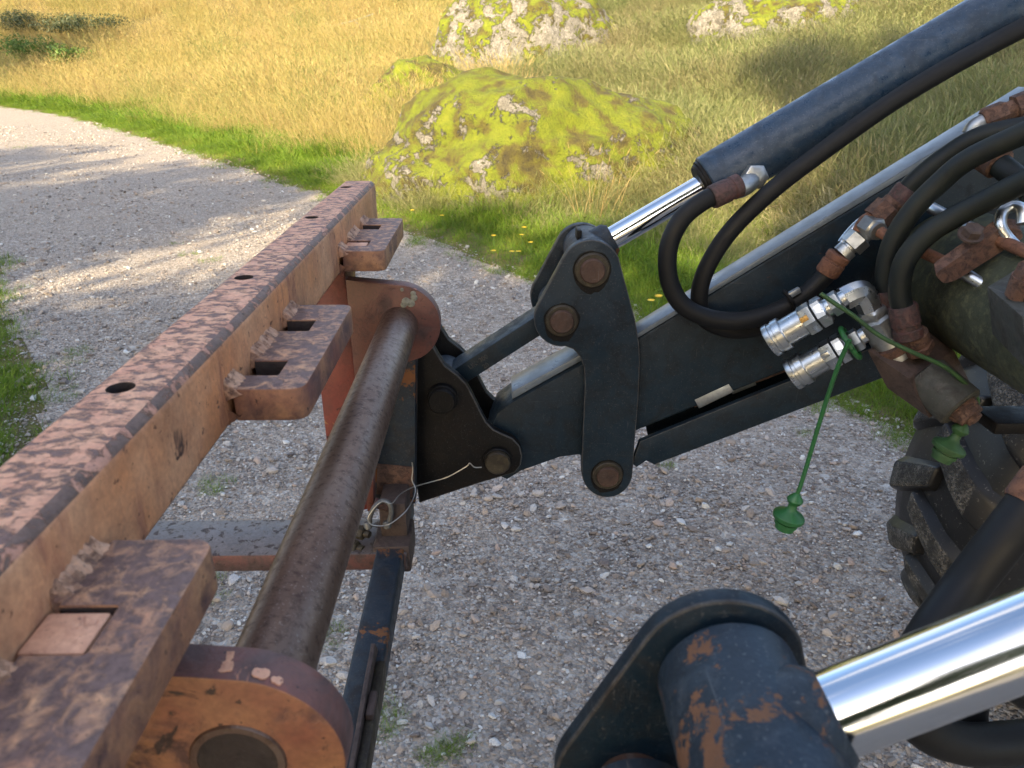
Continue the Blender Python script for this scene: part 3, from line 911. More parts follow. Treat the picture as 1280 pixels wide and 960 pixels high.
def lug(Yc, L, filled=()):
    z1 = H-.258; z0 = z1-.030; x0, x1 = BX1+.005, BX1+.066
    hs = [Yc-.068, Yc+.046]; xn = x0+.031; q = .0170
    raw = [(x0, Yc-L/2), (x1, Yc-L/2), (x1, Yc+L/2), (x0, Yc+L/2), (x0, hs[1]+q), (xn, hs[1]+q), (xn, hs[1]-q), (x0, hs[1]-q), (x0, hs[0]+q), (xn, hs[0]+q), (xn, hs[0]-q), (x0, hs[0]-q)]
    pts = rounded([(x, y, z0) for x, y in raw], [.003, .016, .014, .003, 0, .002, .002, 0, 0, .002, .002, 0])
    me = prism_me(pts, (0, 0, z1-z0), .0022)
    for k in ('lug_top', 'lug_side', 'dark_hole'): me.materials.append(M[k])
    for p in me.polygons:
        p.material_index = 0 if p.normal.z > .5 else 1
        if p.center.x < xn+.002 and abs(p.normal.z) < .3 and min(abs(p.center.y-h_) for h_ in hs) < .020: p.material_index = 2
    o = new_obj('mounting_lug', me, None, fr)
    # weld beads between lug and beam, either side of each opening
    for (a, b_) in ((Yc-L/2-.002, hs[0]-.019), (hs[0]+.020, hs[1]-.020), (hs[1]+.019, Yc+L/2-.004)):
        new_obj('weld_bead', weld_me(a, b_, BX1, z1-.004, .0135, 1), M['weld'], o, crisp=False)
        new_obj('weld_bead', weld_me(a, b_, BX1, z0+.006, .010, -1), M['lug_side'], o, crisp=False)
    for i in filled:
        hy = hs[i]
        m = box_me((x0-.004, hy-.0145, z0-.01), (x0+.0285, hy+.0145, z1-.002), .002)
        new_obj('square_peg', m, M['peg'], o)
    return o
lug(1.172, .236, (0,)); lug(.690, .232); lug(.243, .240, (1,))

TC = Vector((-.145, 0, H-.379)); TR = .0285
def ear(Y0, Y1):
    pts = []
    ro = .063; cx, cz = TC.x, TC.z
    for i in range(0, 21):
        a = R(-62+i*(62+88)/20)
        pts.append(Vector((cx+ro*math.cos(a), Y0, cz+ro*math.sin(a))))
    pts += [Vector((BX1+.001, Y0, cz+ro+.008)), Vector((BX1+.001, Y0, cz-.34)), Vector((BX1+.012, Y0, cz-.34)), Vector((BX1+.022, Y0, cz-.20)), Vector((cx-.032, Y0, cz-.078))]
    me = prism_me(pts, (0, Y1-Y0, 0), .002)
    me.materials.append(M['ear_face']); me.materials.append(M['ear_rim'])
    for p in me.polygons: p.material_index = 0 if abs(p.normal.y) > .8 else 1
    return new_obj('side_plate', me, None, fr)
e1 = ear(.312, .338)
def chip(a0, y0, la, ly, seed):
    bm = bmesh.new(); rr_ = random.Random(seed); ring = []
    for q in range(18):
        t = 2*math.pi*q/18; k = 1+.45*mnoise.noise(Vector((math.cos(t)*1.7, math.sin(t)*1.7, seed)))
        aa = R(a0)+la*k*math.cos(t); y = y0+ly*k*math.sin(t)
        ring.append((aa, min(max(y, .3145), .3355)))
    up_ = [bm.verts.new((TC.x+.0637*math.cos(a), y, TC.z+.0637*math.sin(a))) for a, y in ring]
    dn_ = [bm.verts.new((TC.x+.0629*math.cos(a), y, TC.z+.0629*math.sin(a))) for a, y in ring]
    bm.faces.new(up_)
    for q in range(18): bm.faces.new((up_[q], up_[(q+1) % 18], dn_[(q+1) % 18], dn_[q]))
    return from_bm(bm)
for c_ in ((97, .328, .15, .0065, 3), (91, .321, .09, .004, 5), (72, .319, .09, .0035, 8), (63, .317, .05, .003, 9)):
    new_obj('paint_chip', chip(*c_), M['peg'], e1)
e2 = ear(1.080, 1.104); e2.data.materials[0] = M['ear_far']
# lichen growing on the far side plate
for (px, py, r_) in [(508, 377, .007), (514, 379, .0065), (518, 372, .0055), (505, 381, .005), (517, 367, .0045), (503, 362, .003)]:
    c = atY(px, py, 1.0795)
    new_obj('lichen_patch', lathe_me(c+Vector((0, .001, 0)), (0, -1, 0), [(0, r_), (.0012, r_*.95), (.0022, r_*.6), (.0026, r_*.1)], 12), M['lichen'], e2)
me = lathe_me((TC.x, .3105, TC.z), (0, 1, 0), [(.004, TR-.006), (0, TR-.005), (0, TR-.001), (.0015, TR), (.8065, TR), (.8085, TR-.003), (.8085, .004)], 48)
new_obj('cross_tube', me, M['tube'], fr)
m_in = lathe_me((TC.x, .3112, TC.z), (0, 1, 0), [(0, TR-.0052), (.3, TR-.0052), (.3, .002)], 40)
new_obj('tube_bore', m_in, M['dark_hole'], fr)
# uprights and the fork tines below them
for Y0, Y1 in ((.25, .308), (1.108, 1.188)):
    up_ = new_obj('upright', box_me((BX0-.002, Y0, H-.735), (BX1-.004, Y1, BZ0+.003), .004), M['red'], fr)
for Yc in (.40, 1.077):
    t = new_obj('fork_tine', box_me((-1.25, Yc-.053, H-.800), (-.150, Yc+.053, H-.766), .004), [M['tine'], M['tine_side']], fr)
    for p in t.data.polygons:
        if abs(p.normal.y) > .5: p.material_index = 1
# small bolts where the tine meets the upright
for (px, py) in ((445, 664), (437, 682)):
    c = atY(px, py, 1.05)
    new_obj('bolt', lathe_me(c, (0.9, -.4, 0), [(0, .012), (.016, .012), (.018, .010), (.018, .006), (.028, .006)], 24, hexes=(0, 1, 2)), M['grease'], fr)

fr.rotation_euler = (0, 0, R(-.55)); fr.location += Vector((-.004, 0, 0))
# ================================================================== black tool carrier hinged on the loader
tc = thing('tool_carrier', 'greasy black loader tool carrier bracket with lower cross bar beside the cross tube', 'bracket', (-.05, .75, .4))
def carrier(Y, th):
    px = [(521, 424), (539, 428), (547, 443), (556, 457), (572, 469), (583, 480), (591, 495), (600, 513), (608, 528), (617, 537), (629, 543), (641, 548), (650, 558), (653, 570), (651, 582), (644, 591), (600, 604), (524, 629), (519, 600)]
    pts = [Vector((p.x, Y, p.z)) for p in outlineY(px, 1.163)]
    return prism_me(pts, (0, th, 0), .0025)
for (Ya, Yb) in ((1.163, 1.181), (1.289, 1.307), (.189, .207), (.315, .333)):
    new_obj('hinge_plate', edged(carrier(Ya, Yb-Ya), (0, 1, 0), M['black'], M['edge']), None, tc)
# hook plates: the blue faced vertical plates that carry the attachment
def hookplate(Y, th, dy=0):
    px = [(519, 432), (519, 630), (470, 630), (462, 560), (476, 470), (500, 420)]
    pts = [Vector((p.x, Y, p.z)) for p in outlineY(px, 1.125)]
    return prism_me(pts, (0, th, 0), .002)
new_obj('hook_plate', hookplate(1.125, .034), M['navy_worn'], tc)
new_obj('hook_plate', hookplate(.337, .004), M['navy'], tc)
rp = outlineY([(472, 580), (517, 584), (516, 622), (470, 618)], 1.1225)
new_obj('wear_pad', prism_me(rp, (0, .0025, 0), .0008), M['rust'], tc)
# pins of the hinge
def pin(c, r, parent, mat, head=.012, collar=None, L=.16, cm='black', name='pin'):
    c = Vector(c)
    o = new_obj(name, lathe_me(c+Vector((0, -head, 0)), (0, 1, 0), [(0, r*.90), (.0015, r*.97), (.003, r), (head+L, r), (head+L+.002, r*.9)], 36), M[mat], parent)
    if collar:
        new_obj('collar', lathe_me(c+Vector((0, -head*.55, 0)), (0, 1, 0), [(0, r*1.02), (0, collar-.002), (.002, collar), (head*.55+.001, collar), (head*.55+.001, r*1.02)], 36), M[cm], o)
    return o
c1 = atY(553, 496, 1.163); c2 = atY(622, 574, 1.163)
for dY in (0, -.974):
    D = Vector((0, dY, 0))
    pin(c1+D, .0235, tc, 'black', .024, .0265, .15)
    pin(c2+D, .0225, tc, 'grease', .018, .0260, .15)
# lower cross bar between the two carriers, its lock tongue and end bracket
q0 = atZ(482, 672, H-.775)
barz1 = H-.760
x_l, x_r = atZ(467, 700, barz1).x, atZ(502, 700, barz1).x
bar = new_obj('cross_bar', box_me((x_l, .16, barz1-.045), (x_r, 1.20, barz1), .005, 3), M['navy_worn'], tc)
tongue = [Vector((x_r-.0165, y, z)) for y, z in ((.80, barz1-.002), (.785, barz1+.024), (.72, barz1+.022), (.55, barz1+.006), (.52, barz1-.002))]
new_obj('lock_tongue', prism_me(tongue, (.006, 0, 0), .001), M['rust_block'], bar)
new_obj('lock_slot', box_me((x_r-.010, .575, barz1-.03), (x_r+.0025, .775, barz1+.0035), .002), M['grease'], bar)
new_obj('lock_catch', box_me((x_r-.009, .675, barz1-.01), (x_r+.001, .715, barz1+.012), .002), M['rust_block'], bar)
new_obj('bar_bracket', box_me((x_l-.006, 1.03, barz1-.050), (x_r+.010, 1.115, barz1+.004), .004), M['rust_block'], tc)
new_obj('bar_bracket', box_me((x_l+.004, 1.06, barz1+.002), (x_r+.004, 1.135, barz1+.07), .005), M['rust_block'], tc)
new_obj('bar_bracket', box_me((x_l-.05, .20, barz1-.03), (x_l+.012, .52, barz1-.006), .003), M['grease'], tc)
# shackle loop (two rounded lugs) that holds the locking wire
sh = thing('shackle', 'small dull steel shackle on top of the cross bar end', 'shackle', tuple(atY(480, 655, 1.055)))
P_ = lambda x, y, Y=1.05: atY(x, y, Y)
new_obj('bow', tube_me([P_(462, 654), P_(463, 645), P_(468, 634), P_(478, 626, 1.06), P_(487, 630), P_(489, 642), P_(486, 654)], .0042, 6, 12), M['dull_steel'], sh)
for x_, y_ in ((462, 656), (486, 655)):
    new_obj('eye', lathe_me(P_(x_, y_)+Vector((-.004, 0, .006)), (.2, -.2, -1), [(0, .005), (.003, .007), (.011, .007), (.013, .005)], 16), M['dull_steel'], sh)
new_obj('clevis_pin', cyl_me(P_(468, 628, 1.065), P_(488, 634, 1.065), .009, .001, 16), M['rust_purple'], sh)
wire_pts = [(602, 584), (593, 584), (587, 579), (583, 583), (560, 596), (540, 602), (516, 609), (500, 618), (490, 629), (478, 627), (468, 635), (460, 648), (465, 656), (480, 657), (492, 652), (508, 638), (517, 622), (519, 610), (515, 600), (516, 588), (515, 578)]
wY = [1.15, 1.148, 1.145, 1.145, 1.142, 1.138, 1.105, 1.07, 1.045, 1.04, 1.035, 1.03, 1.03, 1.035, 1.04, 1.06, 1.09, 1.105, 1.112, 1.116, 1.118]
o = new_obj('binding_wire', tube_me([atY(x, y, Y) for (x, y), Y in zip(wire_pts, wY)], .0011, 6, 6), M['wire'], origin=atY(480, 655, 1.04))
tag(o, 'thin bent steel wire tied from carrier pin to shackle', 'wire')

# ================================================================== loader arms
def arm_frame(name, label, dY):
    a = thing(name, label, 'loader arm', (.6, 1.235+dY, .8))
    D = Vector((0, dY, 0))
    def at_(px, Y, Yo=None):
        return [p+D for p in outlineY(px, Y)]
    nose = [(612, 540), (622, 516), (640, 503), (745, 446), (778, 428), (778, 562), (745, 572), (722, 569), (700, 572), (652, 589), (634, 600), (616, 592), (606, 572)]
    new_obj('arm_nose', prism_me(at_(nose, 1.191), (0, .090, 0), .004), M['navy'], a)
    new_obj('nose_plate', prism_me(at_([(640, 490), (736, 438), (736, 446), (640, 500)], 1.200), (0, .07, 0), .002), M['flange'], a)
    new_obj('arm_beam', prism_me(at_([(760, 445), (801, 421), (1300, 118), (1300, 335), (1090, 420), (800, 537), (770, 552)], 1.187), (0, .046, 0), .005, 3), M['navy'], a)
    # top flange lying on the beam
    f0, f1 = atY(772, 438.2, 1.187)+D, atY(1300, 118, 1.187)+D
    dn = (f1-f0).normalized(); nn = Vector((-dn.z, 0, dn.x))
    new_obj('top_flange', prism_me([f0, f1, f1+nn*.011, f0+nn*.008], (0, .048, 0), .002), M['flange'], a)
    # lower guide channel with the levelling rod inside
    new_obj('lower_channel', edged(prism_me(at_([(800, 552), (1100, 431), (1180, 400), (1180, 440), (1105, 472), (818, 581), (808, 576), (796, 584), (790, 580)], 1.170), (0, .012, 0), .0013), (0, 1, 0), M['navy'], M['edge']), None, a)
    new_obj('channel_floor', prism_me(at_([(818, 580.5), (1180, 440), (1180, 432), (818, 572)], 1.1825), (0, .053, 0), .001), M['navy'], a)
    new_obj('channel_back', prism_me(at_([(800, 500), (1180, 350), (1180, 440), (818, 578)], 1.236), (0, .012, 0), .001), M['navy'], a)
    r0, r1 = atY(866, 504, 1.20)+D, atY(1010, 447, 1.20)+D
    rod = new_obj('levelling_rod', cyl_me(r0, r1, .0085, .001, 20), M['rust'], a)
    dr = (r1-r0).normalized(); L = .05
    new_obj('rod_block', prism_me(at_([(868, 500), (911, 480), (918, 490), (874, 511)], 1.186), (0, .03, 0), .002), M['zinc_dull'], rod)
    prof = []
    t0 = atY(913, 486, 1.20)+D
    for i in range(26):
        prof += [(i*.0017, .0098), (i*.0017+.0008, .0112)]
    new_obj('rod_thread', lathe_me(t0, dr, prof, 16), M['zinc_dull'], rod)
    return a
arm = arm_frame('loader_arm', 'long navy box section loader arm with pale top flange running behind the hoses', 0)

def bell(name, label, Yn, Yf, th, dX, dZ):
    b = thing(name, label, 'bell crank', (.19+dX, (Yn+Yf)/2, .8))
    c_top, c_lobe, c_bot = atY(740, 337, 1.165), atY(702, 400, 1.165), atY(759, 593, 1.165)
    Dz = Vector((dX, 0, dZ))
    px = []
    def arc(c, r, a0, a1, n=10):
        return [(c[0]+r*math.cos(R(a0+(a1-a0)*i/n)), c[1]-r*math.sin(R(a0+(a1-a0)*i/n))) for i in range(n+1)]
    px += arc((739, 338), 38, 25, 150, 12)
    px += arc((702, 399), 34.5, 153, 278, 12)
    px += [(717, 437), (725, 446), (730, 460), (731, 480)]
    px += [(727, 575)] + arc((759, 590), 32, 185, 360, 14)
    px += [(793, 560), (798, 500), (800, 455), (799, 430), (794, 400)]
    base = [p-Vector((0, 1.165, 0)) for p in outlineY(px, 1.165)]
    for Y in (Yn, Yf):
        new_obj('crank_plate', edged(prism_me([Vector((p.x+dX, Y, p.z+dZ)) for p in base], (0, th, 0), .0018, 2), (0, 1, 0), M['navy'], M['edge']), None, b)
    span = Yf+th-Yn
    for c, r, col in ((c_top, .0205, .0285), (c_lobe, .0200, .0275), (c_bot, .0205, .0280)):
        cc = Vector((c.x+dX, Yn, c.z+dZ))
        po = pin(cc, r, b, 'pin', .013, col, span+.006, 'grease')
        rg = random.Random(int(c.x*9999))
        bm_ = bmesh.new(); ctr = bm_.verts.new(cc+Vector((0, -.0016, -.003))); rim_ = []
        for q in range(40):
            a_ = 2*math.pi*q/40; drip = .012*max(0, -math.sin(a_))**3
            rr_ = col*(1.10+.10*mnoise.noise(Vector((math.cos(a_)*2.1, math.sin(a_)*2.1, c.x*50))))+drip*rg.uniform(.6, 1)
            rim_.append(bm_.verts.new(cc+Vector((math.cos(a_)*rr_, -.0003, math.sin(a_)*rr_))))
        for q in range(40): bm_.faces.new((ctr, rim_[q], rim_[(q+1) % 40]))
        new_obj('grease_ring', from_bm(bm_), M['black'], po)
    return b
bell('bell_crank', 'navy two plate bell crank with three brown pin ends on the loader arm', 1.165, 1.287, .018, 0, 0)
NX, NZ = -.032, .0
bell('bell_crank', 'scratched navy crank plate behind the thick rod eye by the big chrome rod', .194, .314, .012, NX, NZ)

# short link between crank and carrier, with its cast marks
def link(dY, label, dX, dZ):
    a = thing('push_link', label, 'link', tuple(atY(630, 440, 1.2)+Vector((dX, dY, dZ))))
    p1, p2 = atY(702, 400, 1.165), c1
    p1 = Vector((p1.x+dX, 0, p1.z+dZ)); p2 = Vector((p2.x, 0, p2.z))
    d = (p1-p2).normalized(); n = Vector((-d.z, 0, d.x))
    Y0, Y1 = 1.205+dY, 1.262+dY
    q = [p2+d*.03-n*.017, p1-d*.028-n*.017, p1-d*.028+n*.017, p2+d*.03+n*.017]
    lb = new_obj('link_bar', prism_me([Vector((v.x, Y0, v.z)) for v in q], (0, Y1-Y0, 0), .003), M['navy'], a)
    for c in (p1, p2):
        new_obj('link_eye', lathe_me(Vector((c.x, Y0-.016, c.z)), (0, 1, 0), [(0, .030), (.002, .033), (Y1-Y0+.030, .033), (Y1-Y0+.032, .030)], 36), M['navy_worn'], a)
    return a, lb, d, n, Y0, p2
def cast_text(txt, origin, d, n, size, parent):
    cu = bpy.data.curves.new('t', 'FONT'); cu.body = txt; cu.size = size; cu.extrude = .0007; cu.bevel_depth = .0002
    to = bpy.data.objects.new('t', cu); COL.objects.link(to)
    Mx = Matrix(((d.x, n.x, 0, origin.x), (d.y, n.y, -1, origin.y), (d.z, n.z, 0, origin.z), (0, 0, 0, 1)))
    dg = bpy.context.evaluated_depsgraph_get(); dg.update()
    me = bpy.data.meshes.new_from_object(to.evaluated_get(dg)); bpy.data.objects.remove(to)
    me.transform(Mx); me.materials.clear()
    return new_obj('cast_mark', me, M['edge'], parent, smooth=False)
a_, lb, d_, n_, Y0_, p2_ = link(0, 'black link bar with raised cast marks between carrier and bell crank', 0, 0)
cast_text('LIK  300', Vector((p2_.x, Y0_, p2_.z))+d_*.058+n_*.001, d_, n_, .0115, lb)
cast_text('20', Vector((p2_.x, Y0_, p2_.z))+d_*.079-n_*.0125, d_, n_, .0115, lb)
link(-.976, 'dark rounded link eye under the thick rod eye of the big chrome rod', NX, NZ)

# ================================================================== hydraulic cylinders
def axis_cyl(p0, p1): return (Vector(p1)-Vector(p0)).normalized()
ct = atY(740, 337, 1.165)
YC = 1.236
eye_c = Vector((ct.x, YC, ct.z+.006))
b0, b1 = atY(879, 232, YC), atY(1240, 23, YC)
ax = (b1-b0).normalized()
eye_c = Vector((eye_c.x, YC, b0.z-(b0.x-eye_c.x)*ax.z/ax.x))
cy = thing('hydraulic_cylinder', 'slim blue painted hydraulic cylinder with chrome rod above the loader arm', 'hydraulic cylinder', tuple(eye_c-Vector((0, 0, .05))))
new_obj('rod_eye', lathe_me(eye_c+Vector((0, -.050, 0)), (0, 1, 0), [(0, .033), (.003, .037), (.097, .037), (.100, .033)], 40), M['navy_worn'], cy)
new_obj('rod_neck', lathe_me(eye_c+ax*.02, ax, [(0, .032), (.022, .030), (.030, .024)], 32), M['navy_worn'], cy)
new_obj('piston_rod', lathe_me(eye_c+ax*.03, ax, [(0, .0195), ((b0-eye_c).length+.02, .0195)], 48), M['chrome'], cy)
BR = .0445
g0 = b0-ax*.004
new_obj('gland', lathe_me(g0, ax, [(0, .021), (0, .034), (.003, .037), (.007, .037), (.007, .040), (.016, .040)], 48), M['black'], cy)
ba = new_obj('barrel', lathe_me(g0+ax*.012, ax, [(0, .0405), (0, BR-.002), (.002, BR), (.62, BR), (.62, .01)], 64), M['barrel'], cy)
# grease nipple rib on the eye
rb = eye_c+Vector((-.018, -.032, .036))
new_obj('grease_rib', box_me(rb-Vector((.004, .003, .010)), rb+Vector((.004, .03, .010)), .002), M['black'], cy)
# port elbow on the barrel
pe = atY(934, 228, 1.178); pd = atY(893, 245, 1.165)
new_obj('port_elbow', tube_me([Vector((pe.x+.012, 1.205, pe.z+.004)), pe+Vector((.006, .004, .002)), pe+Vector((-.010, -.010, -.006)), pe.lerp(pd, .45)], .0155, 5, 12), M['zinc_dull'], cy)
o = new_obj('port_nut', lathe_me(pe+Vector((.012, .02, .006)), Vector((0, -1, .1)), [(0, .02), (.024, .02), (.026, .017)], 24, hexes=(0, 1, 2)), M['zinc_dull'], cy)

# near cylinder: thick rod and rod eye in the foreground
n_pin = Vector((ct.x+NX, 0, ct.z+NZ))
nr0, nr1 = atY(1022, 897, .26), atY(1284, 798, .26)
ax2 = (nr1-nr0).normalized()
ne = Vector((n_pin.x, .262, n_pin.z+.001)); ax2 = (nr1-ne).normalized()
cn = thing('hydraulic_cylinder', 'thick mirror bright chrome piston rod with rust scraped navy rod eye', 'hydraulic cylinder', tuple(ne-Vector((0, 0, .05))))
new_obj('rod_eye', lathe_me(ne+Vector((0, -.051, 0)), (0, 1, 0), [(0, .034), (.004, .0385), (.096, .0385), (.100, .035)], 64), M['rod_eye'], cn)
new_obj('rod_neck', lathe_me(ne+ax2*.012, ax2, [(0, .030), (.022, .0285), (.030, .0235), (.032, .021)], 48), M['rod_eye'], cn)
new_obj('piston_rod', lathe_me(ne+ax2*.03, ax2, [(0, .0205), (.30, .0205)], 64), M['chrome'], cn)
new_obj('barrel', lathe_me(ne+ax2*.325, ax2, [(0, .021), (0, BR-.002), (.002, BR), (.7, BR), (.7, .01)], 64), M['barrel'], cn)

# (across the light, metres towards the sun, height, mesh, width, turn)
TREE_SPOTS = [(-36.5, -15.5, 10.5, 1, .9, .7), (-32.0, -15.0, 9.6, 0, .9, .1), (-17.5, 13, 10.0, 1, 1.2, .7), (-13.6, 13, 10.2, 0, 1.2, .3), (-10.2, 14, 10.9, 1, 1.1, 1.2), (-6.6, 12.5, 10.0, 0, 1.08, 2.0), (-1.2, 12.5, 9.4, 1, 1.1, 3.0), (1.3, 14, 15.5, 1, .52, 1.1), (4.3, 14, 16.5, 0, .78, 4.1), (8, 13, 17.0, 0, .9, .9), (12.5, 14, 17, 1, 1, 2.2), (17, 13, 17, 0, 1, 3.2), (-3.7, 9.5, 6.4, 0, 1.2, .2), (1.0, 10, 8.0, 1, 1.2, .2)]  # first two: unseen, ahead on the left, added to shade the far meadow

# ================================================================== hoses, pipes and fittings
def Yp(x, y, Y): return atY(x, y, Y)
def hose(pts, r, label, mat='hose', ends=(), name='hydraulic_hose'):
    P = [atY(*p) for p in pts]
    base = min(P, key=lambda v: v.z).copy()
    h = thing(name, label, 'hose', tuple(base))
    new_obj('hose_body', tube_me(P, r, 10, 18), M[mat], h)
    for (i, L, rr, fm) in ends:                      # crimped ferrules at either end
        p, q = (P[0], P[1]) if i == 0 else (P[-1], P[-2])
        d = (q-p).normalized()
        s0 = p-d*(L*.75)
        new_obj('ferrule', lathe_me(s0, d, [(0, rr*.86), (.002, rr), (L*.28, rr), (L*.30, rr*.93), (L*.42, rr*.93), (L*.44, rr), (L-.003, rr), (L, rr*.93)], 24), M[fm], h)
    return h
hose([(898, 243, 1.150), (878, 252, 1.145), (852, 274, 1.140), (836, 308, 1.138), (836, 348, 1.136), (852, 380, 1.134), (884, 397, 1.130), (925, 401, 1.128), (966, 391, 1.126), (1003, 371, 1.124), (1030, 346, 1.122), (1037, 336, 1.120)], .0148,
     'black hose looping from rusty cylinder fitting down over the loader arm', 'hose', ((0, .050, .0185, 'rust_purple'), (-1, .036, .0185, 'rust_orange')))
hose([(1300, 24, 1.165), (1240, 55, 1.165), (1180, 88, 1.160), (1110, 131, 1.158), (1030, 188, 1.155), (965, 238, 1.155), (912, 290, 1.158), (882, 338, 1.160), (874, 376, 1.163), (884, 401, 1.163), (920, 413, 1.163), (965, 405, 1.163), (1010, 388, 1.163), (1060, 370, 1.163)], .0142,
     'long black hose running down beside the blue cylinder barrel', 'hose')
hose([(1128, 246, 1.115), (1145, 226, 1.11), (1180, 198, 1.10), (1225, 172, 1.08), (1290, 158, 1.05)], .0155,
     'dark hose rising from a rusty ferrule beside the pale arm flange', 'hose_grey', ((0, .058, .0195, 'rust_purple'),))
hose([(1112, 372, 1.040), (1107, 340, 1.045), (1116, 303, 1.045), (1140, 264, 1.04), (1175, 228, 1.03), (1213, 198, 1.01), (1290, 162, .97)], .0145,
     'algae stained hose arching left from the valve block, the upper of two', 'hose_grey', ((0, .05, .0185, 'rust_purple'),))
hose([(1130, 392, 1.000), (1124, 362, 1.005), (1132, 325, 1.005), (1158, 294, 1.0), (1192, 272, .99), (1230, 252, .97), (1290, 222, .93)], .0150,
     'algae stained hose arching over the steel pipes, the lower of two', 'hose_grey', ((0, .052, .0200, 'rust_purple'),))
hose([(1296, 618, .53), (1258, 668, .52), (1208, 732, .51), (1166, 790, .49), (1135, 850, .47), (1150, 905, .46), (1210, 930, .46), (1300, 925, .47)], .0185,
     'thick black hose passing in front of the tractor tyre and under the chrome rod', 'hose', ((0, .05, .021, 'rust_orange'),))
hose([(1225, 830, .50), (1210, 880, .50), (1215, 920, .49), (1245, 955, .48), (1300, 985, .47)], .017,
     'black hose curving down under the big chrome rod by the tyre', 'hose')

hc = thing('hose_clip', 'small grey clip tab on the looping hose near its rusty end', 'hose clip', tuple(atY(988, 372, 1.122)))
q0 = atY(992, 366, 1.112); q1 = atY(985, 374, 1.108)
new_obj('clip_tab', box_me(q0-Vector((.011, .004, .005)), q0+Vector((.011, .004, .005)), .002, rot=Matrix.Rotation(R(-32), 3, 'Y')), M['zinc_dull'], hc)
new_obj('clip_band', tube_me([atY(994, 388, 1.11), atY(990, 378, 1.104), atY(984, 368, 1.112), atY(980, 364, 1.122)], .0035, 5, 8), M['black'], hc)
jt = thing('hose_joint', 'brown rusted collar and dark hose stub behind the arching hoses', 'pipe fitting', tuple(atY(1240, 205, 1.09)))
new_obj('collar', lathe_me(atY(1232, 194, 1.09), atY(1262, 214, 1.05)-atY(1232, 194, 1.09), [(0, .019), (.002, .022), (.026, .022), (.028, .018)], 24), M['rust'], jt)
new_obj('stub', tube_me([atY(1244, 202, 1.075), atY(1262, 216, 1.05), atY(1290, 240, 1.02)], .0165, 6, 14), M['hose_grey'], jt)
# fitting chain between the two hoses on the arm
def nut_stack(name, label, cat, p0, d, prof, mat, hexes, n=24, extra=()):
    t = thing(name, label, cat, tuple(p0))
    o = new_obj('fitting_body', lathe_me(p0, d, prof, n, hexes=hexes), M[mat], t)
    for (nm, pp, dd, pr, mt, hx) in extra:
        new_obj(nm, lathe_me(pp, dd, pr, n, hexes=hx), M[mt], t)
    return t
f0 = Yp(1052, 318, 1.118); f1 = Yp(1080, 292, 1.116); fd = (f1-f0).normalized()
nut_stack('pipe_union', 'zinc plated hexagon union nuts on the hose end above the couplers', 'pipe fitting', f0, fd, [(0, .016), (.012, .016), (.013, .0125), (.016, .0125), (.017, .0195), (.036, .0195), (.038, .014), (.046, .014)], 'zinc_dull', (4, 5))
f2 = Yp(1076, 290, 1.114); f3 = Yp(1096, 272, 1.112)
o = thing('pipe_elbow', 'rust red elbow fitting between union nuts and dark ferrule', 'pipe fitting', tuple(f2))
new_obj('elbow', tube_me([f2, f2.lerp(f3, .5)+Vector((-.004, 0, .004)), f3], .013, 6, 14), M['rust_orange'], o)
dd = (Yp(1120, 250, 1.112)-f3).normalized()
new_obj('nut', lathe_me(f3-dd*.004, dd, [(0, .021), (.026, .021), (.028, .016), (.036, .016)], 24, hexes=(0, 1)), M['rust'], o)
o = new_obj('steel_pipe', tube_me([Yp(1052, 305, 1.13), Yp(1062, 292, 1.135), Yp(1078, 277, 1.14), Yp(1100, 268, 1.15), Yp(1125, 258, 1.16)], .008, 8, 12), M['zinc'], origin=Yp(1052, 305, 1.13))
tag(o, 'thin bright steel pipe curving behind the rusty elbow', 'pipe')
# fitting at the top right edge on the arm flange
g0_ = Yp(1228, 152, 1.12); g1_ = Yp(1290, 128, 1.11); gd = (g1_-g0_).normalized()
t = nut_stack('pipe_union', 'rusty hexagon union nuts lying on the pale arm flange', 'pipe fitting', g0_, gd, [(0, .014), (.004, .019), (.030, .019), (.031, .014), (.042, .014), (.043, .0205), (.075, .0205), (.077, .015), (.1, .015)], 'rust', (1, 2, 5, 6))
o = new_obj('steel_pipe', tube_me([Yp(1214, 168, 1.12), Yp(1220, 158, 1.12), Yp(1232, 151, 1.12)], .013, 8, 14), M['zinc_dull'], t)
o.name = 'pipe_stub'

# olive cross tube of the loader, running towards the camera
CTx, CTz, CTr = .745, 1.228, .100
ctube = new_obj('torque_tube', lathe_me((CTx, .30, CTz), (0, 1, 0), [(0, .02), (0, CTr), (.86, CTr), (.872, CTr-.004), (.884, CTr-.014), (.884, .02)], 72), M['olive'], arm)
# steel pipes on the tube
def pipe(pts, r, label, mats, segs=None):
    P = [atY(*p) for p in pts]
    t = thing('steel_pipe', label, 'pipe', tuple(P[-1]))
    cut = len(P)//2
    new_obj('pipe_length', tube_me(P[:cut+1], r, 8, 14), M[mats[0]], t)
    new_obj('pipe_length', tube_me(P[cut:], r*1.001, 8, 14), M[mats[1]], t)
    return t
pipe([(1150, 252, 1.08), (1172, 264, 1.05), (1196, 277, 1.02), (1220, 288, .99), (1248, 300, .96), (1300, 322, .90)], .0085, 'steel pipe along the olive tube, zinc then orange rust, upper', ('zinc', 'rust_orange'))
pipe([(1100, 290, 1.08), (1122, 302, 1.05), (1160, 318, 1.02), (1192, 334, .99), (1212, 346, .965), (1252, 370, .93)], .0085, 'steel pipe along the olive tube passing under the rusty clamp, lower', ('rust_orange', 'zinc'))
pn = Yp(1089, 284, 1.10); pdn = (Yp(1110, 296, 1.06)-Yp(1089, 284, 1.10)).normalized()
nut_stack('pipe_union', 'zinc plated nut on the end of the rusty lower pipe', 'pipe fitting', pn-pdn*.012, pdn, [(0, .013), (.002, .018), (.024, .018), (.026, .013), (.032, .013)], 'zinc_dull', (1, 2))
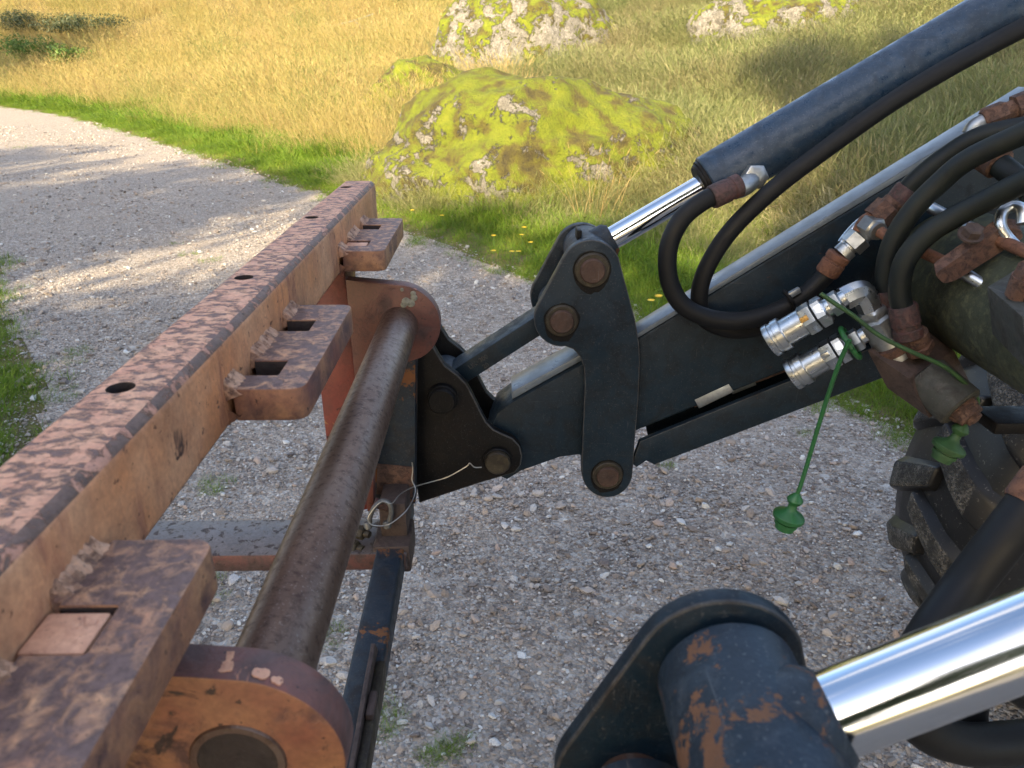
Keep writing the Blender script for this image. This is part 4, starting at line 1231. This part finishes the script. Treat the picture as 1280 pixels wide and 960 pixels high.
# clamp plate and its bolt
cl = thing('pipe_clamp', 'rusty flat pipe clamp bolted across the steel pipes', 'clamp', tuple(Yp(1215, 340, .965)))
Yc_ = .955
pl = [Yp(*q, Yc_+.0) for q in ((1168, 343), (1252, 284), (1276, 287), (1280, 297), (1196, 350), (1180, 355))]
new_obj('clamp_plate', prism_me(rounded(pl, .006, 3), (0.002, .014, .010), .002), M['rust'], cl)
bc = Yp(1213, 306, Yc_-.004)
new_obj('clamp_bolt', lathe_me(bc+Vector((.003, .01, .010)), Vector((-.10, -.50, .85)), [(0, .016), (.003, .016), (.003, .0125), (.013, .0125), (.015, .010)], 24, hexes=(2, 3, 4)), M['rust_block'], cl)
hk = new_obj('pipe_hook', tube_me([Yp(1285, 322, .93), Yp(1262, 300, .95), Yp(1251, 283, .96), Yp(1253, 266, .97), Yp(1266, 258, .97), Yp(1277, 262, .96), Yp(1278, 280, .95)], .0075, 8, 12), M['zinc'], origin=Yp(1262, 300, .95))
tag(hk, 'bright bent steel pipe hook behind the rusty clamp', 'pipe')
# grey block on the right with a rusty bolt
gb = thing('valve_block', 'dark olive grey block with rusty bolt on top of the torque tube', 'valve block', tuple(Yp(1290, 425, .80)))
bl = [Yp(*q, .80) for q in ((1240, 352), (1300, 340), (1320, 440), (1262, 412))]
top_ = [Yp(1234, 358, .86), Yp(1300, 318, .90), Yp(1340, 370, .80), Yp(1278, 396, .74)]
bm = bmesh.new(); vv = [bm.verts.new(p) for p in top_]; f = bm.faces.new(vv)
ex = bmesh.ops.extrude_face_region(bm, geom=[f])
for v in [q for q in ex['geom'] if isinstance(q, bmesh.types.BMVert)]: v.co += Vector((.02, -.005, -.062))
bevel(bm, .002)
new_obj('block_body', from_bm(bm), M['olive_block'], gb)
bq = Yp(1283, 352, .80)
new_obj('block_bolt', lathe_me(bq, Vector((.0, -.25, 1)), [(-.02, .015), (0, .017), (.006, .017), (.006, .0155), (.020, .0155), (.024, .012)], 24, hexes=(3, 4, 5)), M['rust'], gb)

# brown manifold with shut-off valve below the tube
mb = thing('manifold', 'brown rusted hydraulic manifold block holding couplers, hose ends and shut off valve', 'manifold', tuple(Yp(1150, 515, .98)))
tp_ = [Yp(1084, 437, 1.02), Yp(1148, 404, 1.08), Yp(1192, 437, 1.03), Yp(1136, 473, .965)]
bm = bmesh.new(); vv = [bm.verts.new(p) for p in tp_]; f = bm.faces.new(vv)
ex = bmesh.ops.extrude_face_region(bm, geom=[f])
for v in [q for q in ex['geom'] if isinstance(q, bmesh.types.BMVert)]: v.co += Vector((.038, -.012, -.060))
bevel(bm, .0025)
new_obj('block_body', from_bm(bm), M['rust_block'], mb)
v0, v1 = Yp(1160, 474, .985), Yp(1196, 505, .945)
vd = (v1-v0).normalized()
vb = new_obj('valve_body', lathe_me(v0-vd*.008, vd, [(0, .031), (.002, .034), (.066, .034), (.069, .031), (.069, .022)], 40), M['olive_block'], mb)
ve = v0+vd*.059
new_obj('valve_spindle', lathe_me(ve, vd, [(0, .023), (.010, .021), (.011, .0195), (.020, .018), (.021, .012), (.026, .011), (.028, .004)], 32), M['rust'], vb)
new_obj('valve_arm', box_me((Yp(1230, 520, .96).x, .93, Yp(1230, 532, .96).z), (1.25, .99, Yp(1230, 518, .96).z), .003), M['black'], mb)

# couplers -------------------------------------------------------------
def coupler(p_tip, p_end, s, label, mark):
    d = (p_end-p_tip); L = d.length; d = d.normalized()
    t = thing('quick_coupler', label, 'coupler', tuple(p_tip))
    rs = s
    slv = new_obj('sleeve', lathe_me(p_tip, d, [(.02, rs*.70), (0, rs*.78), (0, rs*.97), (.002, rs), (L*.07, rs), (L*.078, rs*.93), (L*.115, rs*.93), (L*.123, rs), (L*.205, rs), (L*.215, rs*.96)], 40), M['zinc'], t)
    new_obj('socket_bore', lathe_me(p_tip+d*.001, d, [(0, rs*.77), (L*.19, rs*.70), (L*.19, .002)], 32), M['grease'], slv)
    new_obj('coupler_body', lathe_me(p_tip+d*L*.205, d, [(0, rs*.80), (L*.25, rs*.80), (L*.255, rs*.84)], 36), M['zinc'], t)
    new_obj('hex_body', lathe_me(p_tip+d*L*.455, d, [(0, rs*.86), (L*.015, rs*.92), (L*.145, rs*.92), (L*.15, rs*.86)], 36, hexes=(0, 1, 2, 3)), M['zinc'], t)
    new_obj('hex_nut', lathe_me(p_tip+d*L*.615, d, [(0, rs*.80), (L*.015, rs*.92), (L*.115, rs*.92), (L*.14, rs*.72)], 36, hexes=(0, 1, 2)), M['zinc'], t)
    new_obj('adapter_nut', lathe_me(p_tip+d*L*.75, d, [(0, rs*.52), (L*.05, rs*.52), (L*.052, rs*.66), (L*.065, rs*.70), (L*.17, rs*.70), (L*.185, rs*.60), (L*.19, rs*.46), (L*.25, rs*.46)], 36, hexes=(2, 3, 4, 5)), M['zinc'], t)
    u, v, _ = frame_of(d)
    side = (Vector((0, -.75, .66)) - d*d.dot(Vector((0, -.75, .66)))).normalized()
    mk = p_tip+d*L*.50+side*rs*.80
    new_obj('marking', box_me(mk-Vector((.006, .003, .004)), mk+Vector((.006, .003, .004)), .001, rot=d.to_track_quat('X', 'Z').to_matrix()), M[mark], t)
    return t
A0, A1 = Yp(962, 427, 1.062), Yp(1058, 371, 1.03)
B0, B1 = Yp(989, 469, 1.045), Yp(1082, 418, 1.015)
coupler(A0, A1, .0268, 'zinc plated quick coupler with amber mark, the upper one on the manifold elbow', 'amber')
coupler(B0, B1, .0255, 'zinc plated quick coupler with green cord looped round it', 'zinc')
el = thing('elbow_fitting', 'zinc elbow and hexagon adapter standing on the brown manifold', 'pipe fitting', tuple(Yp(1118, 440, 1.02)))
eT = Yp(1076, 365, 1.04); eB = Yp(1090, 390, 1.035); eM = Yp(1116, 438, 1.025)
xm = new_obj('elbow_body', tube_me([Yp(1054, 374, 1.04), Yp(1066, 368, 1.04), Yp(1076, 366, 1.04), Yp(1083, 374, 1.038), eB], .0185, 8, 8), M['zinc'], el)
de = (eM-eB).normalized(); Le = (eM-eB).length
new_obj('hex_adapter', lathe_me(eB-de*.006, de, [(0, .018), (.004, .0225), (.012, .0225), (.014, .019), (.018, .0265), (.044, .0265), (.048, .024)], 36, hexes=(1, 2, 4, 5)), M['zinc_dull'], el)
new_obj('adapter_shank', lathe_me(eB+de*.041, de, [(0, .0240), (Le-.05, .0240), (Le-.044, .0262), (Le-.030, .0262), (Le-.028, .022)], 32), M['zinc_dull'], el)
new_obj('rust_ring', lathe_me(eB+de*(Le-.014), de, [(0, .0245), (.003, .0285), (.014, .0285), (.016, .026)], 32), M['rust'], el)
h4b = Yp(1140, 415, 1.0); h4d = (Yp(1150, 437, 1.005)-Yp(1140, 408, 1.0)).normalized()
nut_stack('pipe_union', 'rust brown hose union on the manifold next to the zinc elbow', 'pipe fitting', h4b, h4d, [(0, .017), (.003, .0205), (.016, .0205), (.017, .018), (.022, .018), (.024, .0225), (.034, .0225), (.036, .019)], 'rust', (5, 6))

# green dust caps -------------------------------------------------------
def cap(c, d, s, label, cord, mat, ring=None):
    t = thing('dust_cap', label, 'dust cap', tuple(c))
    prof = [(-.0295, .004), (-.029, .0135), (-.022, .0145), (-.0215, .0165), (-.017, .0165), (-.0165, .0145), (-.013, .0145), (-.0125, .021), (-.010, .0225), (-.006, .0225), (-.003, .020), (.002, .010), (.007, .0065), (.013, .0062), (.017, .0100), (.021, .0115), (.025, .0095), (.031, .0045), (.033, .002)]
    new_obj('cap_plug', lathe_me(c, d, [(a*s, r_*s) for a, r_ in prof], 36), M[mat], t)
    new_obj('cord', tube_me(cord, .0030*s, 8, 10), M[mat], t)
    if ring:
        rc, rd, rr = ring
        u, v, _ = frame_of(rd)
        P = [rc+(u*math.cos(a)+v*math.sin(a))*rr for a in np.linspace(0, 6.283, 17)]
        new_obj('cord_loop', tube_me(P, .0036*s, 4, 10), M[mat], t)
    return t
k1 = Yp(988, 640, 1.00)
cd = (B1-B0).normalized()
ringc = B0+cd*(B1-B0).length*.80
cap(k1, Vector((.17, 0, 1)), 1.12, 'green plastic dust cap hanging on a cord below the quick couplers',
    [k1+Vector((.005, 0, .032)), Yp(1001, 606, 1.0), Yp(1012, 570, 1.0), Yp(1030, 510, .995), Yp(1046, 462, .99), Yp(1056, 438, .985), Yp(1062, 425, .98)], 'green', (ringc, cd, .0255))
k2 = Yp(1190, 553, .93)
cap(k2, Vector((.35, 0, 1)), 1.05, 'grimy green dust cap hanging behind the shut off valve above the tyre',
    [Yp(1026, 367, 1.0), Yp(1040, 377, .995), Yp(1066, 394, .985), Yp(1100, 420, .97), Yp(1140, 440, .955), Yp(1178, 457, .945), Yp(1205, 478, .94), Yp(1222, 500, .95), Yp(1215, 525, .945), k2+Vector((.012, 0, .034))], 'green_dirty')

# ================================================================== tractor wheel
wc = Vector((1.55, 1.42, .60)); WR, WW = .565, .36
wh = thing('tractor_wheel', 'black lugged tractor tyre caked with pale grit standing on the gravel', 'wheel', (wc.x, wc.y, 0))
prof = [(-.155, .34), (-.175, .40), (-.182, .46), (-.172, .515), (-.145, .545), (-.09, .560), (0, .565), (.09, .560), (.145, .545), (.172, .515), (.182, .46), (.175, .40), (.155, .34)]
ty = new_obj('tyre', lathe_me(wc, (0, 1, 0), prof, 96), M['tyre'], wh)
new_obj('rim', lathe_me(wc, (0, 1, 0), [(-.150, .345), (-.13, .33), (-.06, .30), (-.05, .08), (-.09, .07), (-.09, .001)], 48), M['rust_orange'], wh)
def tread_r(y): return float(np.interp(abs(y), [0, .09, .145, .172, .182], [.565, .560, .545, .515, .46]))
NL = 20
for i in range(NL):
    for side in (-1, 1):
        a0 = 2*math.pi*(i+(.5 if side > 0 else 0))/NL
        bm = bmesh.new(); rows = []
        for k in range(9):
            t = k/8
            y = side*(-.026+t*.214)
            ang = a0 - (.20*t**1.05)
            if t > .9: y = side*.180
            hgt = .026*(1-.25*max(0, t-.8)/.2)
            wl = .023+.016*t
            rr = tread_r(y) if t < .9 else .50
            row = []
            for (da, dh) in ((-wl*1.7, -.012), (-wl, hgt), (wl, hgt), (wl*1.7, -.012)):
                aa = ang+da/.56; rad = rr+dh
                row.append(bm.verts.new(wc+Vector((-math.cos(aa)*rad, y, math.sin(aa)*rad))))
            rows.append(row)
        for p, q in zip(rows[:-1], rows[1:]):
            for j in range(3): bm.faces.new((p[j], p[j+1], q[j+1], q[j]))
        bm.faces.new(rows[0]); bm.faces.new(rows[-1][::-1])
        bmesh.ops.recalc_face_normals(bm, faces=bm.faces[:])
        bevel(bm, .009, 3, 30)
        me = from_bm(bm)
        me.materials.append(M['tyre']); me.materials.append(M['grit'])
        for p in me.polygons:
            rv = (p.center-wc); rl = math.hypot(rv.x, rv.z)
            nr = Vector((rv.x, 0, rv.z)).normalized().dot(p.normal)
            if nr > .75 and rl > tread_r(rv.y)+.02: p.material_index = 1
        new_obj('lug', me, None, ty)

# ================================================================== larger loose stones, flowers, bush, branch
lm = [stone_me(100+i, 2, .5, .75) for i in range(5)]
for m_ in lm: m_.materials.append(M['pebble'])
spots = [(697, 690, 13), (735, 741, 20), (643, 726, 14), (611, 625, 16), (700, 632, 14), (745, 755, 13), (592, 733, 13), (540, 745, 18), (620, 736, 12), (652, 822, 16), (764, 828, 18), (710, 826, 15), (532, 825, 17), (515, 783, 14), (645, 797, 14), (515, 650, 13), (545, 692, 12), (688, 789, 12), (793, 752, 13), (822, 737, 14), (990, 770, 13), (866, 664, 16), (905, 690, 14), (935, 735, 14), (973, 755, 16), (963, 727, 12), (1040, 770, 15), (885, 707, 13), (815, 672, 13), (510, 870, 16), (503, 905, 15), (625, 880, 14), (606, 848, 15), (572, 890, 16), (560, 930, 14), (660, 860, 15), (690, 895, 14), (620, 930, 16), (500, 940, 17), (340, 590, 18), (285, 556, 12), (292, 728, 22), (300, 745, 15), (285, 785, 20), (412, 830, 24), (404, 858, 18), (262, 715, 14), (25, 480, 18), (40, 485, 14), (80, 480, 16), (100, 492, 14)]
for i, (px, py, sz) in enumerate(spots):
    c = hit(px, py); s_ = mm(sz, depth(c))*.92
    o = bpy.data.objects.new('stone', lm[i % 5]); COL.objects.link(o)
    o.location = (c.x, c.y, float(terrain(c.x, c.y))+s_*.16)
    o.rotation_euler = (random.uniform(-.3, .3), random.uniform(-.3, .3), random.uniform(0, 6.28)); o.scale = (s_, s_*random.uniform(.75, 1), s_*random.uniform(.7, 1))
    tag(o, 'loose pale granite stone larger than the gravel around it', 'stone', 'loose stones on the gravel track')
for m_ in lm: m_.shade_smooth() if False else None

# yellow flowers in the verge
def flower_me():
    bm = bmesh.new()
    for k in range(9):
        a = 2*math.pi*k/9
        d = Vector((math.cos(a), math.sin(a), .25)); s2 = Vector((-math.sin(a), math.cos(a), 0))*.0055
        c = Vector((0, 0, .09))
        vs2 = [bm.verts.new(q) for q in (c, c+d*.010+s2, c+d*.019, c+d*.010-s2)]
        bm.faces.new(vs2)
    return from_bm(bm)
def stalk_me():
    return tube_me([(0, 0, -.01), (.004, .002, .05), (0, 0, .09)], .0016, 4, 6)
M['petal'] = simple('yellow_petal', (.72, .48, .01), .6, 0, 60, .2, 0)
M['stalk'] = simple('flower_stalk', (.06, .13, .02), .6, 0, 60, .2, 0)
fm, sm = flower_me(), stalk_me()
fm.materials.append(M['petal']); sm.materials.append(M['stalk'])
for (px, py) in [(663, 313), (640, 325), (648, 325), (617, 304), (617, 324), (652, 303), (516, 270), (553, 277), (821, 385), (812, 390), (832, 368), (655, 293), (822, 384)]:
    c = hit(px, py+8)
    f = thing('flower', 'small yellow flower in the green verge', 'flower', (c.x, c.y, float(terrain(c.x, c.y))+.03), 'yellow flowers in the verge')
    f.scale = (1.4, 1.4, 1.0)
    for nm, m_ in (('blossom', fm), ('stalk', sm)):
        q = bpy.data.objects.new(nm, m_); COL.objects.link(q); q.parent = f

def leaf_cloud(blobs, n, size, seed, flat=.6):
    rr = np.random.default_rng(seed); V, Fc = [], []
    w = np.array([b[3]**2*b[4] for b in blobs]); w = w/w.sum()
    for bi, cnt in enumerate(rr.multinomial(n, w)):
        cx, cy, cz, rx, rz = blobs[bi]
        for _ in range(cnt):
            d = rr.normal(size=3); d /= np.linalg.norm(d); rad = rr.random()**.45
            p = Vector((cx+d[0]*rx*rad, cy+d[1]*rx*rad, cz+d[2]*rz*rad))
            nrm = Vector((d[0]+rr.normal(0, .5), d[1]+rr.normal(0, .5), d[2]*.5+.5+rr.normal(0, .4))).normalized()
            u, v, _ = frame_of(nrm); a = rr.uniform(0, 6.28)
            U_ = u*math.cos(a)+v*math.sin(a); W_ = nrm.cross(U_)
            s_ = size*rr.uniform(.6, 1.3); i = len(V)
            V += [tuple(p-U_*s_*.5), tuple(p+W_*s_*.3+nrm*s_*.06), tuple(p+U_*s_*.55), tuple(p-W_*s_*.3+nrm*s_*.06)]
            Fc.append((i, i+1, i+2, i+3))
    me = bpy.data.meshes.new('leaves'); me.from_pydata(V, [], Fc); me.update()
    return me
def leaf_mat(name, a, b_):
    m, nt, b = mat_new(name); g = NB(nt)
    v = g.coord('Object'); n = g.noise(v, 3.5, 4, .7)
    c = g.mix(g.ramp(n, [(.35, 0), (.65, 1)]), a, b_)
    g.link(c, b.inputs['Base Color']); b.inputs['Roughness'].default_value = .55
    tr = g.n('ShaderNodeBsdfTranslucent'); g.link(c, tr.inputs[0])
    mx = g.n('ShaderNodeMixShader'); mx.inputs[0].default_value = .3
    g.link(b.outputs[0], mx.inputs[1]); g.link(tr.outputs[0], mx.inputs[2]); g.link(mx.outputs[0], nt.nodes['Material Output'].inputs[0])
    return m
M['leaf'] = leaf_mat('bush_leaf', (.05, .11, .015), (.11, .19, .03))
M['shadow_band_leaf'] = leaf_mat('shadow_band_leaf', (.035, .055, .018), (.075, .085, .03))  # darker leaf colour that imitates the shaded band in the meadow
M['tree_leaf'] = leaf_mat('tree_leaf', (.035, .075, .015), (.07, .12, .025))
M['bark'] = worn_paint('bark', (.09, .07, .055), (.12, .10, .08), (.05, .04, .03), scale=8, stretch=(1, 1, .3), rough=(.9, .9), bumpd=.02)
def bush(px, py, w, h, label, n, seed, lm_='leaf'):
    c = hit(px, py); z = float(terrain(c.x, c.y))
    t = thing('bush', label, 'bush', (c.x, c.y, z))
    rr = random.Random(seed)
    blobs = [(rr.uniform(-w, w)*.6, rr.uniform(-w, w)*.5, h*rr.uniform(.3, .75), w*rr.uniform(.35, .55), h*rr.uniform(.25, .4)) for _ in range(7)]
    me = leaf_cloud(blobs, n*2, .11, seed)
    q = bpy.data.objects.new('foliage', me); me.materials.append(M[lm_]); COL.objects.link(q); q.parent = t
    st = [tube_me([(0, 0, -.05), (b[0]*.4, b[1]*.4, b[2]*.5), (b[0], b[1], b[2])], .012, 5, 6, radii=lambda u: .014*(1-.7*u)) for b in blobs[:5]]
    for s_ in st:
        s_.materials.append(M['bark']); q = bpy.data.objects.new('stem', s_); COL.objects.link(q); q.parent = t
    return t
bush(42, 84, 1.25, 1.35, 'low leafy bush between green verge and dry meadow', 900, 3)
bush(88, 90, 1.0, 1.1, 'small pale leafy shrub beside the low bush at the verge', 700, 4)
bush(490, 10, 2.3, 2.4, 'bright green bush at the top of the meadow left of the pale rock', 1500, 5)
bush(28, 52, 2.2, 1.5, 'added dark scrub standing in for meadow shadow behind the low bush', 1500, 6, 'shadow_band_leaf')  # bush added to darken the meadow where only shadow lies
bush(120, 50, 2.4, 1.2, 'added low dark scrub standing in for shadow on the dry meadow, further right', 1500, 7, 'shadow_band_leaf')  # second added bush, extends the imitated shadow band
br0, br1 = hit(420, 42), hit(468, 34)
fb = thing('fallen_branch', 'pale dead branch lying in the dry meadow grass', 'branch', tuple(br0))
def g3(p, dz): return Vector((p.x, p.y, float(terrain(p.x, p.y))+dz))
new_obj('limb', tube_me([g3(br0, .30), g3(br0.lerp(br1, .5), .45), g3(br1, .5)], .03, 6, 8, radii=lambda t: .05-.03*t), M['lichen'], fb)
new_obj('twig', tube_me([g3(br0.lerp(br1, .5), .45), g3(hit(452, 48), .35), g3(hit(440, 55), .3)], .02, 6, 8, radii=lambda t: .03-.02*t), M['lichen'], fb)

# ================================================================== trees behind the photographer that shade the track, and two added ahead for the far meadow
def tree_meshes(seed, ht, cr):
    rr = random.Random(seed)
    tr = tube_me([(0, 0, -.2), (.05, .02, ht*.2), (rr.uniform(-.2, .2), rr.uniform(-.2, .2), ht*.5), (rr.uniform(-.3, .3), 0, ht*.93)], .2, 8, 12, radii=lambda t: .24*(1-t)**.8+.02)
    limbs, blobs = [], []
    for i in range(11):
        z = ht*rr.uniform(.28, .80); a = rr.uniform(0, 6.28); L = cr*rr.uniform(.55, 1.0)*(1-.5*abs(z/ht-.5))
        e = Vector((math.cos(a)*L, math.sin(a)*L, z+L*.45))
        limbs.append(tube_me([(0, 0, z), (e.x*.5, e.y*.5, z+L*.15), tuple(e)], .05, 5, 7, radii=lambda t: .075*(1-t)+.012))
        blobs.append((e.x*.8, e.y*.8, e.z, cr*rr.uniform(.30, .48), cr*rr.uniform(.25, .42)))
    blobs += [(0, 0, ht*.55, cr*.6, ht*.2), (0, 0, ht*.8, cr*.45, ht*.16), (0, 0, ht*.95, cr*.2, ht*.07)]
    return tr, limbs, leaf_cloud(blobs, 8500, .24, seed)
TREES = [tree_meshes(s_, 10.0, 2.9) for s_ in (31, 32)]
for tr, limbs, lv in TREES:
    tr.materials.append(M['bark']); lv.materials.append(M['tree_leaf'])
    for l_ in limbs: l_.materials.append(M['bark'])
PERP = Vector((SUN_TRAVEL.y, -SUN_TRAVEL.x, 0))
def tree(across, back, ht, k, wide=1.0, rz=0):
    p = PERP*across - SUN_TRAVEL*back
    z = float(terrain(p.x, p.y))
    t = thing('tree', 'broadleaf tree standing out of view and shading track and meadow', 'tree', (p.x, p.y, z), 'trees along the near side of the track')
    s_ = ht/10.0; t.scale = (s_*wide, s_*wide, s_); t.rotation_euler = (0, 0, rz)
    tr, limbs, lv = TREES[k]
    for nm, m_ in [('trunk', tr), ('crown', lv)]+[('limb', q) for q in limbs]:
        q = bpy.data.objects.new(nm, m_); COL.objects.link(q); q.parent = t
for a in TREE_SPOTS: tree(*a)
